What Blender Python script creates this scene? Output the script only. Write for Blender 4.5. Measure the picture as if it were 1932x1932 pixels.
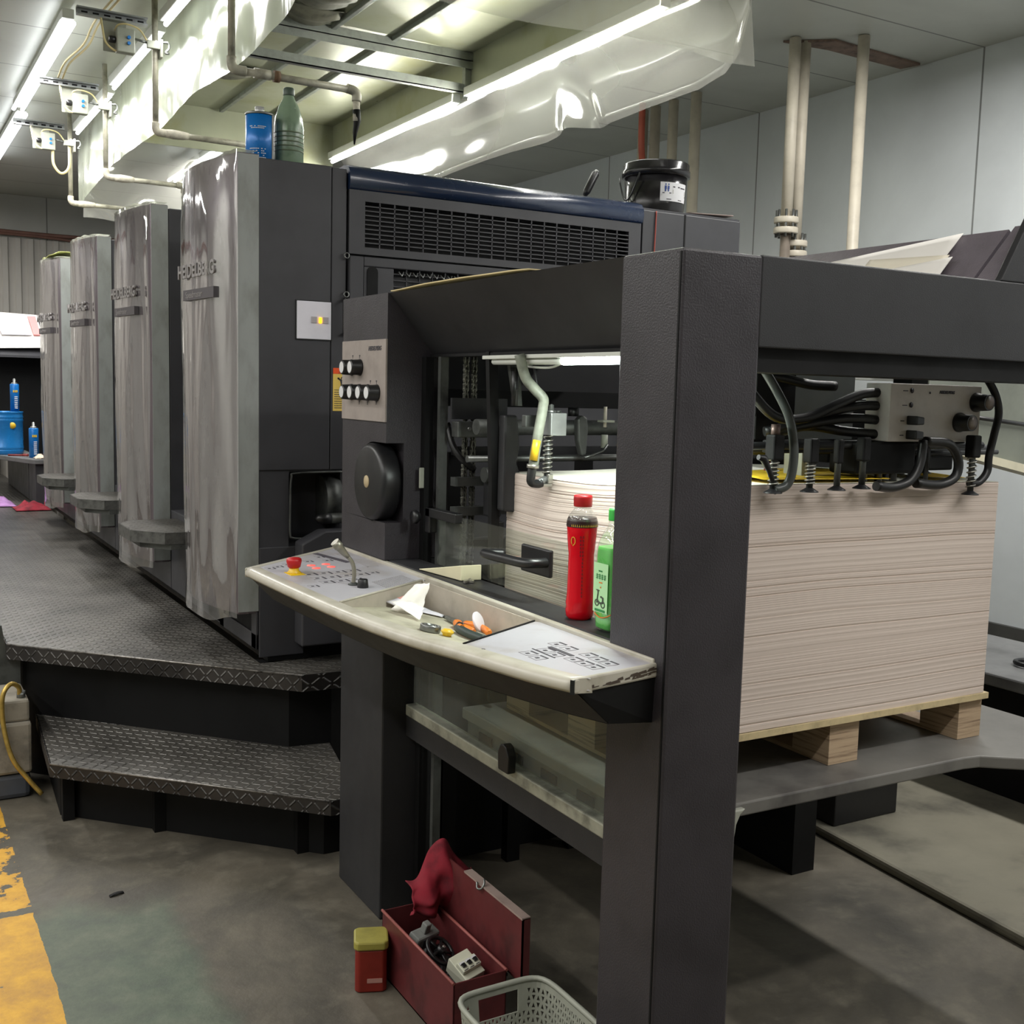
import bpy, math, random
from mathutils import Matrix, Vector, noise as mnoise
PI = math.pi
for o in list(bpy.data.objects):
    bpy.data.objects.remove(o)
scene = bpy.context.scene
COL = scene.collection

# ---------------------------------------------------------------- camera, light, exposure
cam_data = bpy.data.cameras.new('camera')
cam_data.sensor_width = 36.0
cam_data.lens = 2103.62 / 1932 * 36.0
cam_data.clip_start = 0.02
cam = bpy.data.objects.new('camera', cam_data)
COL.objects.link(cam)
rx = Vector((0.8665028, -0.4985155, 0.0255945))
ry = Vector((0.0319792, 0.1066077, 0.9937868))
rz = Vector((-0.4981467, -0.8603006, 0.1083180))
m = Matrix.Identity(4)
for i in range(3):
    m[i][0] = rx[i]; m[i][1] = ry[i]; m[i][2] = rz[i]
m.translation = Vector((-1.28992, -1.63247, 1.6))
cam.matrix_world = m
scene.camera = cam

scene.view_settings.view_transform = 'Standard'
scene.view_settings.look = 'None'
scene.view_settings.gamma = 1.0
scene.view_settings.use_curve_mapping = False
scene.view_settings.exposure = 0.0
scene.cycles.use_denoising = True
scene.cycles.max_bounces = 10
scene.cycles.transparent_max_bounces = 24
scene.cycles.sample_clamp_indirect = 4.0
scene.cycles.caustics_reflective = False
scene.cycles.caustics_refractive = False

world = bpy.data.worlds.new('world')
scene.world = world
world.use_nodes = True
world.node_tree.nodes['Background'].inputs[0].default_value = (0.8, 0.85, 0.9, 1)
world.node_tree.nodes['Background'].inputs[1].default_value = 0.05

TUBE_E = 9.0          # emission strength of the fluorescent tubes

def area(name, loc, sx, sy, power, rot=(0, 0, 0), color=(1, 0.985, 0.95)):
    l = bpy.data.lights.new(name, 'AREA')
    l.shape = 'RECTANGLE'; l.size = sx; l.size_y = sy; l.energy = power; l.color = color
    o = bpy.data.objects.new(name, l); COL.objects.link(o)
    o.location = loc; o.rotation_euler = rot
    return o
# light of the battens modelled further down, then unseen rows without fixtures
area('light_row_aisle', (-0.30, 7.2, 3.43), 0.12, 4.6, 110)
area('light_row_hood_outer', (0.10, 5.5, 3.36), 0.06, 4.2, 16)
area('light_row_hood_inner', (1.74, 4.4, 3.24), 0.06, 4.2, 16)
area('light_row_hood_sideways', (1.75, 4.4, 3.27), 0.04, 4.0, 34, rot=(0, 1.85, 0), color=(1, 1, 0.86))
area('light_row_far', (1.15, 8.0, 3.40), 0.12, 1.8, 90)
area('light_fill_delivery', (-2.6, 10.6, 3.48), 2.4, 0.12, 60)  # unseen fill added to brighten the back wall
area('light_fill_left_wall', (-4.3, 3.0, 3.48), 0.12, 7.0, 130)  # unseen fill added to light the guards and the walkway
area('light_row_behind', (-2.6, 2.2, 3.48), 0.12, 8.0, 170)
area('light_fill_right', (2.9, -0.2, 3.48), 0.12, 5.4, 150)  # unseen fill added to brighten the right wall
area('light_fill_entrance', (0.3, -1.6, 3.48), 3.4, 0.12, 58)  # unseen front fill added for the stack and the near faces
area('light_feeder_lamp', (0.12, 0.44, 1.655), 0.02, 0.34, 5.0, color=(0.92, 1.0, 0.92))

# ---------------------------------------------------------------- colours and materials
def lin(c):
    c = c / 255.0
    return c / 12.92 if c <= 0.04045 else ((c + 0.055) / 1.055) ** 2.4
def rgb(r, g, b):
    return (lin(r), lin(g), lin(b), 1.0)
MATS = {}
def newmat(name):
    mt = bpy.data.materials.new(name); mt.use_nodes = True
    nt = mt.node_tree
    return mt, nt, nt.nodes['Principled BSDF']
def node(nt, typ, **kw):
    n = nt.nodes.new(typ)
    for k, v in kw.items():
        setattr(n, k, v)
    return n
def link(nt, a, b):
    nt.links.new(a, b)
def coords(nt, scale=(1, 1, 1)):
    tc = node(nt, 'ShaderNodeTexCoord')
    mp = node(nt, 'ShaderNodeMapping')
    mp.inputs['Scale'].default_value = scale
    link(nt, tc.outputs['Object'], mp.inputs['Vector'])
    return mp.outputs['Vector']
def noise_tex(nt, vec, scale, detail=4, rough=0.55, dist=0.0):
    n = node(nt, 'ShaderNodeTexNoise')
    n.inputs['Scale'].default_value = scale
    n.inputs['Detail'].default_value = detail
    n.inputs['Roughness'].default_value = rough
    n.inputs['Distortion'].default_value = dist
    link(nt, vec, n.inputs['Vector'])
    return n.outputs['Fac']
def ramp(nt, fac, stops):
    r = node(nt, 'ShaderNodeValToRGB')
    els = r.color_ramp.elements
    while len(els) < len(stops):
        els.new(0.5)
    for e, (p, c) in zip(els, stops):
        e.position = p; e.color = c
    link(nt, fac, r.inputs['Fac'])
    return r.outputs['Color']
def mixc(nt, fac, a, b):
    mx = node(nt, 'ShaderNodeMix', data_type='RGBA')
    for s, v in ((0, fac), (6, a), (7, b)):
        if hasattr(v, 'links') or isinstance(v, bpy.types.NodeSocket):
            link(nt, v, mx.inputs[s])
        else:
            mx.inputs[s].default_value = v
    return mx.outputs[2]
def mth(nt, op, a, b=None, c=None, clamp=False):
    n = node(nt, 'ShaderNodeMath', operation=op)
    n.use_clamp = clamp
    for i, v in enumerate((a, b, c)):
        if v is None: continue
        if isinstance(v, bpy.types.NodeSocket): link(nt, v, n.inputs[i])
        else: n.inputs[i].default_value = v
    return n.outputs[0]
def bump(nt, bsdf, height, strength=0.2, dist=0.01):
    b = node(nt, 'ShaderNodeBump')
    b.inputs['Strength'].default_value = strength
    b.inputs['Distance'].default_value = dist
    link(nt, height, b.inputs['Height'])
    link(nt, b.outputs['Normal'], bsdf.inputs['Normal'])

def mat(name, c, rough=0.5, metal=0.0, var=0.12, vscale=6.0, bmp=0.0, bscale=200.0, spec=0.5,
        emit=None, estr=0.0, trans=0.0, alpha=1.0, coat=0.0, stretch=(1, 1, 1), c2=None):
    if name in MATS: return MATS[name]
    mt, nt, b = newmat(name)
    b.inputs['Roughness'].default_value = rough
    b.inputs['Metallic'].default_value = metal
    b.inputs['Specular IOR Level'].default_value = spec
    b.inputs['Coat Weight'].default_value = coat
    b.inputs['Coat Roughness'].default_value = 0.1
    base = rgb(*c)
    if var > 0:
        v = coords(nt, stretch)
        f = noise_tex(nt, v, vscale, 6, 0.6)
        dark = c2 and rgb(*c2) or tuple(x * (1 - var * 2) for x in base[:3]) + (1,)
        lite = tuple(min(1, x * (1 + var)) for x in base[:3]) + (1,)
        col = ramp(nt, f, [(0.3, dark), (0.5, base), (0.72, lite)])
        link(nt, col, b.inputs['Base Color'])
        rr = node(nt, 'ShaderNodeMapRange')
        rr.inputs['To Min'].default_value = max(0.02, rough - 0.12)
        rr.inputs['To Max'].default_value = min(1, rough + 0.14)
        link(nt, noise_tex(nt, v, vscale * 2.3, 5), rr.inputs['Value'])
        link(nt, rr.outputs[0], b.inputs['Roughness'])
    else:
        b.inputs['Base Color'].default_value = base
    if bmp > 0:
        bump(nt, b, noise_tex(nt, coords(nt), bscale, 3), bmp, 0.002)
    if emit:
        b.inputs['Emission Color'].default_value = rgb(*emit)
        b.inputs['Emission Strength'].default_value = estr
    b.inputs['Transmission Weight'].default_value = trans
    b.inputs['Alpha'].default_value = alpha
    MATS[name] = mt
    return mt

DARK = mat('machine paint charcoal', (43, 43, 45), 0.46, spec=0.35, var=0.10, vscale=5, bmp=0.25, bscale=420)
DARK2 = mat('machine paint textured', (52, 49, 53), 0.38, spec=0.4, var=0.12, vscale=7, bmp=0.5, bscale=260)
BODY = mat('press housing paint', (58, 58, 62), 0.45, var=0.14, vscale=3, bmp=0.1, bscale=300)
BLACK = mat('black plastic', (22, 22, 24), 0.38, var=0.15)
BLACKM = mat('black matte metal', (12, 12, 13), 0.6, spec=0.25, var=0.2)
RUBBER = mat('dusty black rubber', (22, 22, 23), 0.38, var=0.2, vscale=20)
DUSTY = mat('dusty grey hose', (120, 124, 112), 0.55, var=0.25, vscale=20)
STEEL = mat('worn steel', (128, 130, 128), 0.35, metal=0.85, var=0.2, vscale=20)
DSTEEL = mat('dirty steel', (84, 86, 84), 0.5, metal=0.6, var=0.3, vscale=12)
ALU = mat('brushed aluminium', (150, 152, 152), 0.4, metal=0.7, var=0.12, vscale=10)
NAVY = mat('navy blue hood paint', (30, 44, 70), 0.25, var=0.08, vscale=3, coat=0.4)
PANEL = mat('beige grey switch panel', (150, 140, 134), 0.5, var=0.10, vscale=14)
DESK = mat('light grey desk panel', (174, 172, 178), 0.42, var=0.05, vscale=5, c2=(150, 140, 132))
DESKRIM = mat('cream desk rim', (182, 177, 164), 0.35, var=0.05, vscale=9, c2=(156, 150, 132))
TRAYM = mat('grimy tray', (182, 178, 158), 0.55, var=0.10, vscale=9, c2=(140, 134, 116))
WHITEP = mat('white painted plate', (226, 224, 234), 0.45, var=0.05)
INK = mat('dark print', (52, 48, 56), 0.6, var=0)
PAPERW = mat('white paper', (232, 228, 222), 0.8, var=0.03)
PIPEM = mat('cream painted pipe', (196, 188, 172), 0.45, var=0.08, vscale=10)
DPIPE = mat('old galvanised pipe', (172, 168, 152), 0.5, metal=0.1, var=0.25, vscale=18)
TAPE = mat('white pipe tape', (196, 190, 174), 0.7, var=0.15, vscale=40, bmp=0.6, bscale=90)
HOODM = mat('grey green hood sheet', (164, 166, 146), 0.33, metal=0.3, var=0.10, vscale=2.2, c2=(150, 148, 104))
ANGLE = mat('galvanised angle', (150, 154, 150), 0.4, metal=0.5, var=0.15, vscale=12)
RED = mat('red plastic', (176, 22, 26), 0.35, var=0.08)
ORANGE = mat('orange plastic', (214, 120, 40), 0.4, var=0.12, vscale=40)
YELLOW = mat('yellow plastic', (216, 176, 40), 0.4, var=0.1, vscale=30)
BLUEC = mat('blue tin print', (22, 114, 194), 0.3, var=0.06, metal=0.1)
WHITEL = mat('white label', (214, 214, 216), 0.5, var=0.03)
SCREWM = mat('screw metal', (170, 168, 160), 0.3, metal=0.8, var=0.1)
LAMPH = mat('lamp housing white', (206, 208, 200), 0.5, var=0.04)
BRASS = mat('brass tube', (178, 150, 78), 0.35, metal=0.6, var=0.2, vscale=20)
WOODM = mat('layered plywood', (182, 158, 130), 0.7, var=0.12, vscale=1.6, stretch=(3, 3, 85), c2=(96, 72, 54), bmp=0.3, bscale=60)
PLYE = mat('plywood edge pale', (198, 180, 140), 0.7, var=0.12, vscale=30)
CLOTH = mat('dark red cloth', (132, 22, 40), 0.85, var=0.2, vscale=14, c2=(80, 12, 24))
MAROON = mat('maroon painted steel', (88, 33, 35), 0.5, var=0.2, vscale=9, c2=(56, 22, 24))
CREAMW = mat('cream foam', (214, 208, 176), 0.65, var=0.05)
GREYP = mat('grey green plastic', (150, 152, 140), 0.5, var=0.07, vscale=10)
LCDR = mat('lit red key', (240, 90, 80), 0.4, var=0, emit=(255, 90, 80), estr=1.0)
LEDY = mat('lit amber lamp', (255, 180, 30), 0.4, var=0, emit=(255, 170, 20), estr=3.0)
TUBEM = mat('fluorescent tube', (255, 255, 255), 0.4, var=0, emit=(246, 250, 255), estr=TUBE_E)
TUBEI = mat('fluorescent tube in hood', (255, 255, 255), 0.4, var=0, emit=(250, 252, 244), estr=34.0)
TUBEG = mat('feeder lamp tube', (255, 255, 255), 0.4, var=0, emit=(240, 255, 246), estr=40)
GUARDM = mat('unit guard grey', (120, 111, 116), 0.28, metal=0.25, var=0.12, vscale=2.5, stretch=(1, 1, 0.35))
STRIPM = mat('pale guard strip', (150, 154, 152), 0.5, var=0.10, vscale=5, stretch=(1, 1, 0.5), c2=(118, 120, 114))
DARKTRIM = mat('dark badge', (74, 70, 74), 0.4, var=0)
EMBOSS = mat('raised lettering grey', (150, 146, 146), 0.35, metal=0.3, var=0)
CORR = mat('corrugated sheet grey', (176, 172, 166), 0.5, var=0.05, vscale=2)
CONDUIT = mat('brown conduit', (120, 86, 76), 0.6, var=0.15)
PURPLE = mat('purple cloth', (150, 110, 160), 0.85, var=0.3, vscale=12, c2=(90, 60, 100))

def film_mat(name, tint, white, gloss, rough, bscale, bstr, stretch, fres=0.75, milk=(0.82, 0.83, 0.78)):
    """clear plastic film: part see-through, part milky, part glossy"""
    mt, nt, b = newmat(name)
    nt.nodes.remove(b)
    out = [n for n in nt.nodes if n.type == 'OUTPUT_MATERIAL'][0]
    tr = node(nt, 'ShaderNodeBsdfTransparent'); tr.inputs[0].default_value = tint
    df = node(nt, 'ShaderNodeBsdfDiffuse'); df.inputs[0].default_value = milk + (1,)
    tl = node(nt, 'ShaderNodeBsdfTranslucent'); tl.inputs[0].default_value = milk + (1,)
    gl = node(nt, 'ShaderNodeBsdfGlossy'); gl.inputs[0].default_value = (1, 1, 1, 1)
    gl.inputs['Roughness'].default_value = rough
    v = coords(nt, stretch)
    h = noise_tex(nt, v, bscale, 3, 0.5, 0.6)
    bp = node(nt, 'ShaderNodeBump'); bp.inputs['Strength'].default_value = bstr; bp.inputs['Distance'].default_value = 0.02
    link(nt, h, bp.inputs['Height'])
    for s in (df, tl, gl): link(nt, bp.outputs[0], s.inputs['Normal'])
    milky = node(nt, 'ShaderNodeMixShader'); milky.inputs[0].default_value = 0.5
    link(nt, df.outputs[0], milky.inputs[1]); link(nt, tl.outputs[0], milky.inputs[2])
    m1 = node(nt, 'ShaderNodeMixShader')
    wf = node(nt, 'ShaderNodeMapRange')
    wf.inputs['To Min'].default_value = white * 0.5; wf.inputs['To Max'].default_value = min(1, white * 1.5)
    link(nt, noise_tex(nt, v, bscale * 0.6, 3), wf.inputs['Value'])
    link(nt, wf.outputs[0], m1.inputs[0])
    link(nt, tr.outputs[0], m1.inputs[1]); link(nt, milky.outputs[0], m1.inputs[2])
    geo = node(nt, 'ShaderNodeNewGeometry')
    dt = node(nt, 'ShaderNodeVectorMath', operation='DOT_PRODUCT')
    link(nt, geo.outputs['Incoming'], dt.inputs[0]); link(nt, bp.outputs[0], dt.inputs[1])
    gr = mth(nt, 'SUBTRACT', 1.0, mth(nt, 'ABSOLUTE', dt.outputs['Value']), clamp=True)
    ff = mth(nt, 'MULTIPLY_ADD', mth(nt, 'POWER', gr, 5.0), fres, gloss + 0.03, clamp=True)
    m2 = node(nt, 'ShaderNodeMixShader')
    link(nt, ff, m2.inputs[0]); link(nt, m1.outputs[0], m2.inputs[1]); link(nt, gl.outputs[0], m2.inputs[2])
    link(nt, m2.outputs[0], out.inputs['Surface'])
    MATS[name] = mt
    return mt
FILM_G = film_mat('guard wrap film', (0.95, 0.94, 0.95, 1), 0.05, 0.30, 0.05, 4.0, 0.9, (1, 1, 0.20))
FILM_L = film_mat('hood curtain film milky', (0.93, 0.95, 0.88, 1), 0.60, 0.08, 0.12, 2.2, 0.5, (1, 1, 0.5), milk=(0.70, 0.75, 0.60))
FILM_R = film_mat('hood curtain film clear', (0.95, 0.96, 0.90, 1), 0.34, 0.12, 0.09, 1.2, 0.15, (1, 1, 0.7), milk=(0.78, 0.77, 0.70))
GLASS = film_mat('clear guard pane', (0.90, 0.93, 0.90, 1), 0.035, 0.02, 0.03, 8, 0.02, (1, 1, 1))
GLASSD = film_mat('dusty guard pane', (0.90, 0.93, 0.89, 1), 0.10, -0.03, 0.05, 8, 0.03, (1, 1, 1), fres=0.25)

def liquid(name, c, rough=0.08, emit=0.0, ior=1.33):
    mt, nt, b = newmat(name)
    b.inputs['Base Color'].default_value = rgb(*c)
    b.inputs['Roughness'].default_value = rough
    b.inputs['Transmission Weight'].default_value = 0.35
    b.inputs['IOR'].default_value = ior
    b.inputs['Subsurface Weight'].default_value = 0.0
    MATS[name] = mt
    return mt
REDLIQ = liquid('red tea in clear bottle', (232, 12, 34))
GREENLIQ = liquid('green drink in bottle', (96, 236, 84))
GREENB = mat('milky green glass', (140, 164, 138), 0.22, var=0.12, vscale=9, trans=0.25, c2=(104, 128, 104))
CLEARPET = film_mat('clear bottle plastic', (0.93, 0.93, 0.92, 1), 0.12, 0.06, 0.06, 20, 0.1, (1, 1, 1))

def diamond_plate(name, c, rough, metal, lip=False):
    mt, nt, b = newmat(name)
    v = coords(nt)
    sep = node(nt, 'ShaderNodeSeparateXYZ'); link(nt, v, sep.inputs[0])
    k = 1 / 0.030
    if lip:      # upright edge of the plate: run along it and up it
        u = mth(nt, 'MULTIPLY', mth(nt, 'ADD', mth(nt, 'MULTIPLY', sep.outputs[0], 0.69), mth(nt, 'MULTIPLY', sep.outputs[1], -0.72)), k)
        w = mth(nt, 'MULTIPLY', sep.outputs[2], k)
    else:
        u = mth(nt, 'MULTIPLY', sep.outputs[0], k); w = mth(nt, 'MULTIPLY', sep.outputs[1], k)
    fu = mth(nt, 'FLOOR', u); fw = mth(nt, 'FLOOR', w)
    par = mth(nt, 'FLOORED_MODULO', mth(nt, 'ADD', fu, fw), 2.0)
    sgn = mth(nt, 'MULTIPLY_ADD', par, 2.0, -1.0)
    lu = mth(nt, 'SUBTRACT', mth(nt, 'SUBTRACT', u, fu), 0.5)
    lw = mth(nt, 'SUBTRACT', mth(nt, 'SUBTRACT', w, fw), 0.5)
    sw = mth(nt, 'MULTIPLY', lw, sgn)
    a = mth(nt, 'ABSOLUTE', mth(nt, 'ADD', lu, sw)); bb = mth(nt, 'ABSOLUTE', mth(nt, 'SUBTRACT', lu, sw))
    m1 = mth(nt, 'SUBTRACT', 1.0, mth(nt, 'DIVIDE', a, 0.20), clamp=True)
    m2 = mth(nt, 'MULTIPLY', mth(nt, 'SUBTRACT', 0.75, bb), 8.0, clamp=True)
    msk = mth(nt, 'MULTIPLY', m1, m2)
    grime = noise_tex(nt, v, 3.0, 6, 0.65)
    base = rgb(*c)
    col = ramp(nt, grime, [(0.3, tuple(x * 0.45 for x in base[:3]) + (1,)), (0.55, base), (0.75, tuple(min(1, x * 1.5) for x in base[:3]) + (1,))])
    worn = mth(nt, 'MULTIPLY', mth(nt, 'MULTIPLY', msk, 0.75), mth(nt, 'MULTIPLY', mth(nt, 'SUBTRACT', grime, 0.38, clamp=True), 4.0, clamp=True), clamp=True)
    link(nt, mixc(nt, worn, col, rgb(150, 148, 144)), b.inputs['Base Color'])
    b.inputs['Metallic'].default_value = metal
    b.inputs['Roughness'].default_value = rough
    bump(nt, b, msk, 1.0, 0.004)
    MATS[name] = mt
    return mt
PLATE = diamond_plate('dark chequer plate', (88, 85, 80), 0.36, 0.35)

def floor_mat():
    mt, nt, b = newmat('worn workshop floor')
    v = coords(nt)
    sep = node(nt, 'ShaderNodeSeparateXYZ'); link(nt, v, sep.inputs[0])
    X, Y = sep.outputs[0], sep.outputs[1]
    n1 = noise_tex(nt, v, 2.2, 8, 0.62, 0.6); n2 = noise_tex(nt, v, 9.0, 8, 0.7); n3 = noise_tex(nt, v, 0.9, 5, 0.6)
    conc = ramp(nt, n1, [(0.25, rgb(46, 43, 38)), (0.5, rgb(84, 79, 69)), (0.75, rgb(112, 105, 92))])
    conc = mixc(nt, mth(nt, 'MULTIPLY', mth(nt, 'SUBTRACT', n2, 0.5, clamp=True), 1.6), conc, rgb(136, 130, 114))
    green = ramp(nt, n2, [(0.3, rgb(62, 70, 60)), (0.5, rgb(86, 94, 80)), (0.72, rgb(112, 116, 102))])
    green = mixc(nt, mth(nt, 'MULTIPLY', mth(nt, 'SUBTRACT', n3, 0.5, clamp=True), 2.2, clamp=True), green, rgb(58, 94, 76))
    edge = mth(nt, 'ADD', X, mth(nt, 'MULTIPLY', mth(nt, 'SUBTRACT', n1, 0.5), 0.16))
    isg = mth(nt, 'MULTIPLY', mth(nt, 'SUBTRACT', -0.50, edge), 16.0, clamp=True)
    isg = mth(nt, 'MULTIPLY', isg, mth(nt, 'MULTIPLY', mth(nt, 'SUBTRACT', mth(nt, 'MULTIPLY_ADD', n1, 0.8, 1.5), Y), 5.0, clamp=True))
    base = mixc(nt, isg, conc, green)
    # yellow aisle stripe, worn
    ye = mth(nt, 'ADD', X, mth(nt, 'MULTIPLY', mth(nt, 'SUBTRACT', n2, 0.5), 0.03))
    s1 = mth(nt, 'LESS_THAN', ye, -0.905); s2 = mth(nt, 'GREATER_THAN', ye, -1.30)
    wear = mth(nt, 'GREATER_THAN', mth(nt, 'ADD', n2, mth(nt, 'MULTIPLY', n1, 0.5)), mth(nt, 'MULTIPLY_ADD', mth(nt, 'GREATER_THAN', Y, 1.9), 0.13, 0.60))
    gap = mth(nt, 'GREATER_THAN', mth(nt, 'ABSOLUTE', mth(nt, 'SUBTRACT', mth(nt, 'MULTIPLY_ADD', n2, 0.05, Y), 1.895)), 0.022)
    ym = mth(nt, 'MULTIPLY', mth(nt, 'MULTIPLY', s1, s2), mth(nt, 'MULTIPLY', wear, gap))
    ycol = ramp(nt, n2, [(0.3, rgb(168, 120, 34)), (0.6, rgb(214, 162, 52)), (0.8, rgb(224, 180, 84))])
    base = mixc(nt, mth(nt, 'MULTIPLY', ym, 0.92), base, ycol)
    link(nt, base, b.inputs['Base Color'])
    link(nt, mth(nt, 'MULTIPLY_ADD', n2, 0.5, 0.35), b.inputs['Roughness'])
    bump(nt, b, n2, 0.35, 0.01)
    return mt
FLOORM = floor_mat()
SLABM = mat('pale concrete slab', (118, 114, 100), 0.75, var=0.16, vscale=3, c2=(80, 77, 68), bmp=0.5, bscale=30)

def seam_mat(name, c, axis, period, offset, rough=0.35, wdt=0.006, c2=None, axis2=None, period2=1.0, offset2=0.0):
    mt, nt, b = newmat(name)
    v = coords(nt)
    sep = node(nt, 'ShaderNodeSeparateXYZ'); link(nt, v, sep.inputs[0])
    def line(ax, per, off):
        q = mth(nt, 'DIVIDE', mth(nt, 'SUBTRACT', sep.outputs[ax], off), per)
        f = mth(nt, 'ABSOLUTE', mth(nt, 'SUBTRACT', mth(nt, 'FRACT', mth(nt, 'ADD', q, 0.5)), 0.5))
        return mth(nt, 'LESS_THAN', f, wdt / per)
    l = line(axis, period, offset)
    if axis2 is not None:
        l = mth(nt, 'MAXIMUM', l, line(axis2, period2, offset2))
    n = noise_tex(nt, v, 1.2, 6, 0.6, 0.4)
    base = rgb(*c)
    col = ramp(nt, n, [(0.3, c2 and rgb(*c2) or tuple(x * 0.86 for x in base[:3]) + (1,)), (0.6, base)])
    link(nt, mixc(nt, mth(nt, 'MULTIPLY', l, 0.75), col, rgb(70, 70, 68)), b.inputs['Base Color'])
    b.inputs['Roughness'].default_value = rough
    hh = mth(nt, 'SUBTRACT', mth(nt, 'MULTIPLY', noise_tex(nt, v, 1.6, 3), 0.6), l)
    bump(nt, b, hh, 0.25, 0.012)
    MATS[name] = mt
    return mt
CEILM = seam_mat('ceiling panels', (198, 200, 192), 1, 0.915, 2.70, 0.38)
WALLRM = seam_mat('wall panels', (212, 217, 220), 1, 1.83, 2.70, 0.34)
WALLBM = seam_mat('back wall panels', (178, 178, 174), 0, 1.2, 0.5, 0.5)
WALLOM = mat('plain wall', (176, 176, 170), 0.6, var=0.05)

def stack_mat():
    mt, nt, b = newmat('paper stack edges')
    v = coords(nt, (0.25, 0.25, 60.0))
    n = noise_tex(nt, v, 1.0, 8, 0.7)
    v2 = coords(nt, (0.6, 0.6, 9.0)); n2 = noise_tex(nt, v2, 1.0, 5, 0.6)
    f = mth(nt, 'ADD', mth(nt, 'MULTIPLY', n, 0.6), mth(nt, 'MULTIPLY', n2, 0.4))
    col = ramp(nt, f, [(0.26, rgb(196, 180, 170)), (0.45, rgb(208, 193, 183)), (0.70, rgb(214, 200, 190)), (0.77, rgb(248, 240, 230))])
    link(nt, col, b.inputs['Base Color'])
    b.inputs['Roughness'].default_value = 0.8
    bump(nt, b, n, 0.15, 0.002)
    return mt
STACKM = stack_mat()

# ---------------------------------------------------------------- mesh helpers
class MB:
    def __init__(self):
        self.v = []; self.f = []; self.s = []
        self.x = Matrix.Identity(4)
    def add(self, vs, fs, smooth=False):
        n = len(self.v)
        self.v += [tuple(self.x @ Vector(p)) for p in vs]
        self.f += [tuple(i + n for i in f) for f in fs]
        self.s += [smooth] * len(fs)
        return self
    def box(self, x0, x1, y0, y1, z0, z1):
        vs = [(x, y, z) for z in (z0, z1) for y in (y0, y1) for x in (x0, x1)]
        return self.add(vs, [(0, 2, 3, 1), (4, 5, 7, 6), (0, 1, 5, 4), (2, 6, 7, 3), (0, 4, 6, 2), (1, 3, 7, 5)])
    def prism(self, pts, axis, a, b, smooth=False):
        """polygon pts extruded along axis (0,1,2) from a to b; pts give the other two coordinates in order"""
        def mk(p, t):
            if axis == 0: return (t, p[0], p[1])
            if axis == 1: return (p[0], t, p[1])
            return (p[0], p[1], t)
        n = len(pts)
        vs = [mk(p, a) for p in pts] + [mk(p, b) for p in pts]
        fs = [tuple(range(n))[::-1], tuple(range(n, 2 * n))]
        self.add(vs, fs)
        k = len(self.v) - 2 * n
        for i in range(n):
            j = (i + 1) % n
            self.f.append((k + i, k + j, k + n + j, k + n + i)); self.s.append(smooth)
        return self
    def cyl(self, p0, p1, r0, r1=None, n=24, caps=True):
        return self.tube([p0, p1], [r0, r0 if r1 is None else r1], n, caps)
    def tube(self, pts, r, n=12, caps=True, closed=False):
        pts = [Vector(p) for p in pts]
        if not isinstance(r, (list, tuple)): r = [r] * len(pts)
        rings = []; ref = None
        m_ = len(pts)
        for i, p in enumerate(pts):
            if closed: t = pts[(i + 1) % m_] - pts[i - 1]
            elif i == 0: t = pts[1] - pts[0]
            elif i == m_ - 1: t = pts[-1] - pts[-2]
            else: t = (pts[i + 1] - p).normalized() + (p - pts[i - 1]).normalized()
            t.normalize()
            if ref is None:
                ref = Vector((0, 0, 1)) if abs(t.z) < 0.9 else Vector((1, 0, 0))
            u = (ref - t * ref.dot(t)).normalized(); w = t.cross(u); ref = u
            rings.append([p + (u * math.cos(2 * PI * k / n) + w * math.sin(2 * PI * k / n)) * r[i] for k in range(n)])
        vs = [q for ring in rings for q in ring]; fs = []
        mm = m_ if closed else m_ - 1
        for i in range(mm):
            a = i * n; b = ((i + 1) % m_) * n
            for k in range(n):
                l = (k + 1) % n
                fs.append((a + k, a + l, b + l, b + k))
        self.add(vs, fs, True)
        if caps and not closed:
            base = len(self.v) - len(vs)
            self.f.append(tuple(base + k for k in range(n))[::-1]); self.s.append(False)
            self.f.append(tuple(base + (m_ - 1) * n + k for k in range(n))); self.s.append(False)
        return self
    def lathe(self, prof, c, n=32, axis=2, smooth=True):
        """prof = [(r, h)]; revolve about axis through c"""
        vs = []
        for r, h in prof:
            for k in range(n):
                a = 2 * PI * k / n; p, q = r * math.cos(a), r * math.sin(a)
                if axis == 2: vs.append((c[0] + p, c[1] + q, c[2] + h))
                elif axis == 0: vs.append((c[0] + h, c[1] + p, c[2] + q))
                else: vs.append((c[0] + p, c[1] + h, c[2] + q))
        fs = []
        for i in range(len(prof) - 1):
            for k in range(n):
                l = (k + 1) % n
                fs.append((i * n + k, i * n + l, (i + 1) * n + l, (i + 1) * n + k))
        self.add(vs, fs, smooth)
        b = len(self.v) - len(vs)
        if prof[0][0] > 1e-5: self.f.append(tuple(b + k for k in range(n))[::-1]); self.s.append(False)
        if prof[-1][0] > 1e-5: self.f.append(tuple(b + (len(prof) - 1) * n + k for k in range(n))); self.s.append(False)
        return self
    def grid(self, fn, nu, nv, smooth=True):
        vs = [fn(i / nu, j / nv) for j in range(nv + 1) for i in range(nu + 1)]
        fs = [(j * (nu + 1) + i, j * (nu + 1) + i + 1, (j + 1) * (nu + 1) + i + 1, (j + 1) * (nu + 1) + i) for j in range(nv) for i in range(nu)]
        return self.add(vs, fs, smooth)

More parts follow.
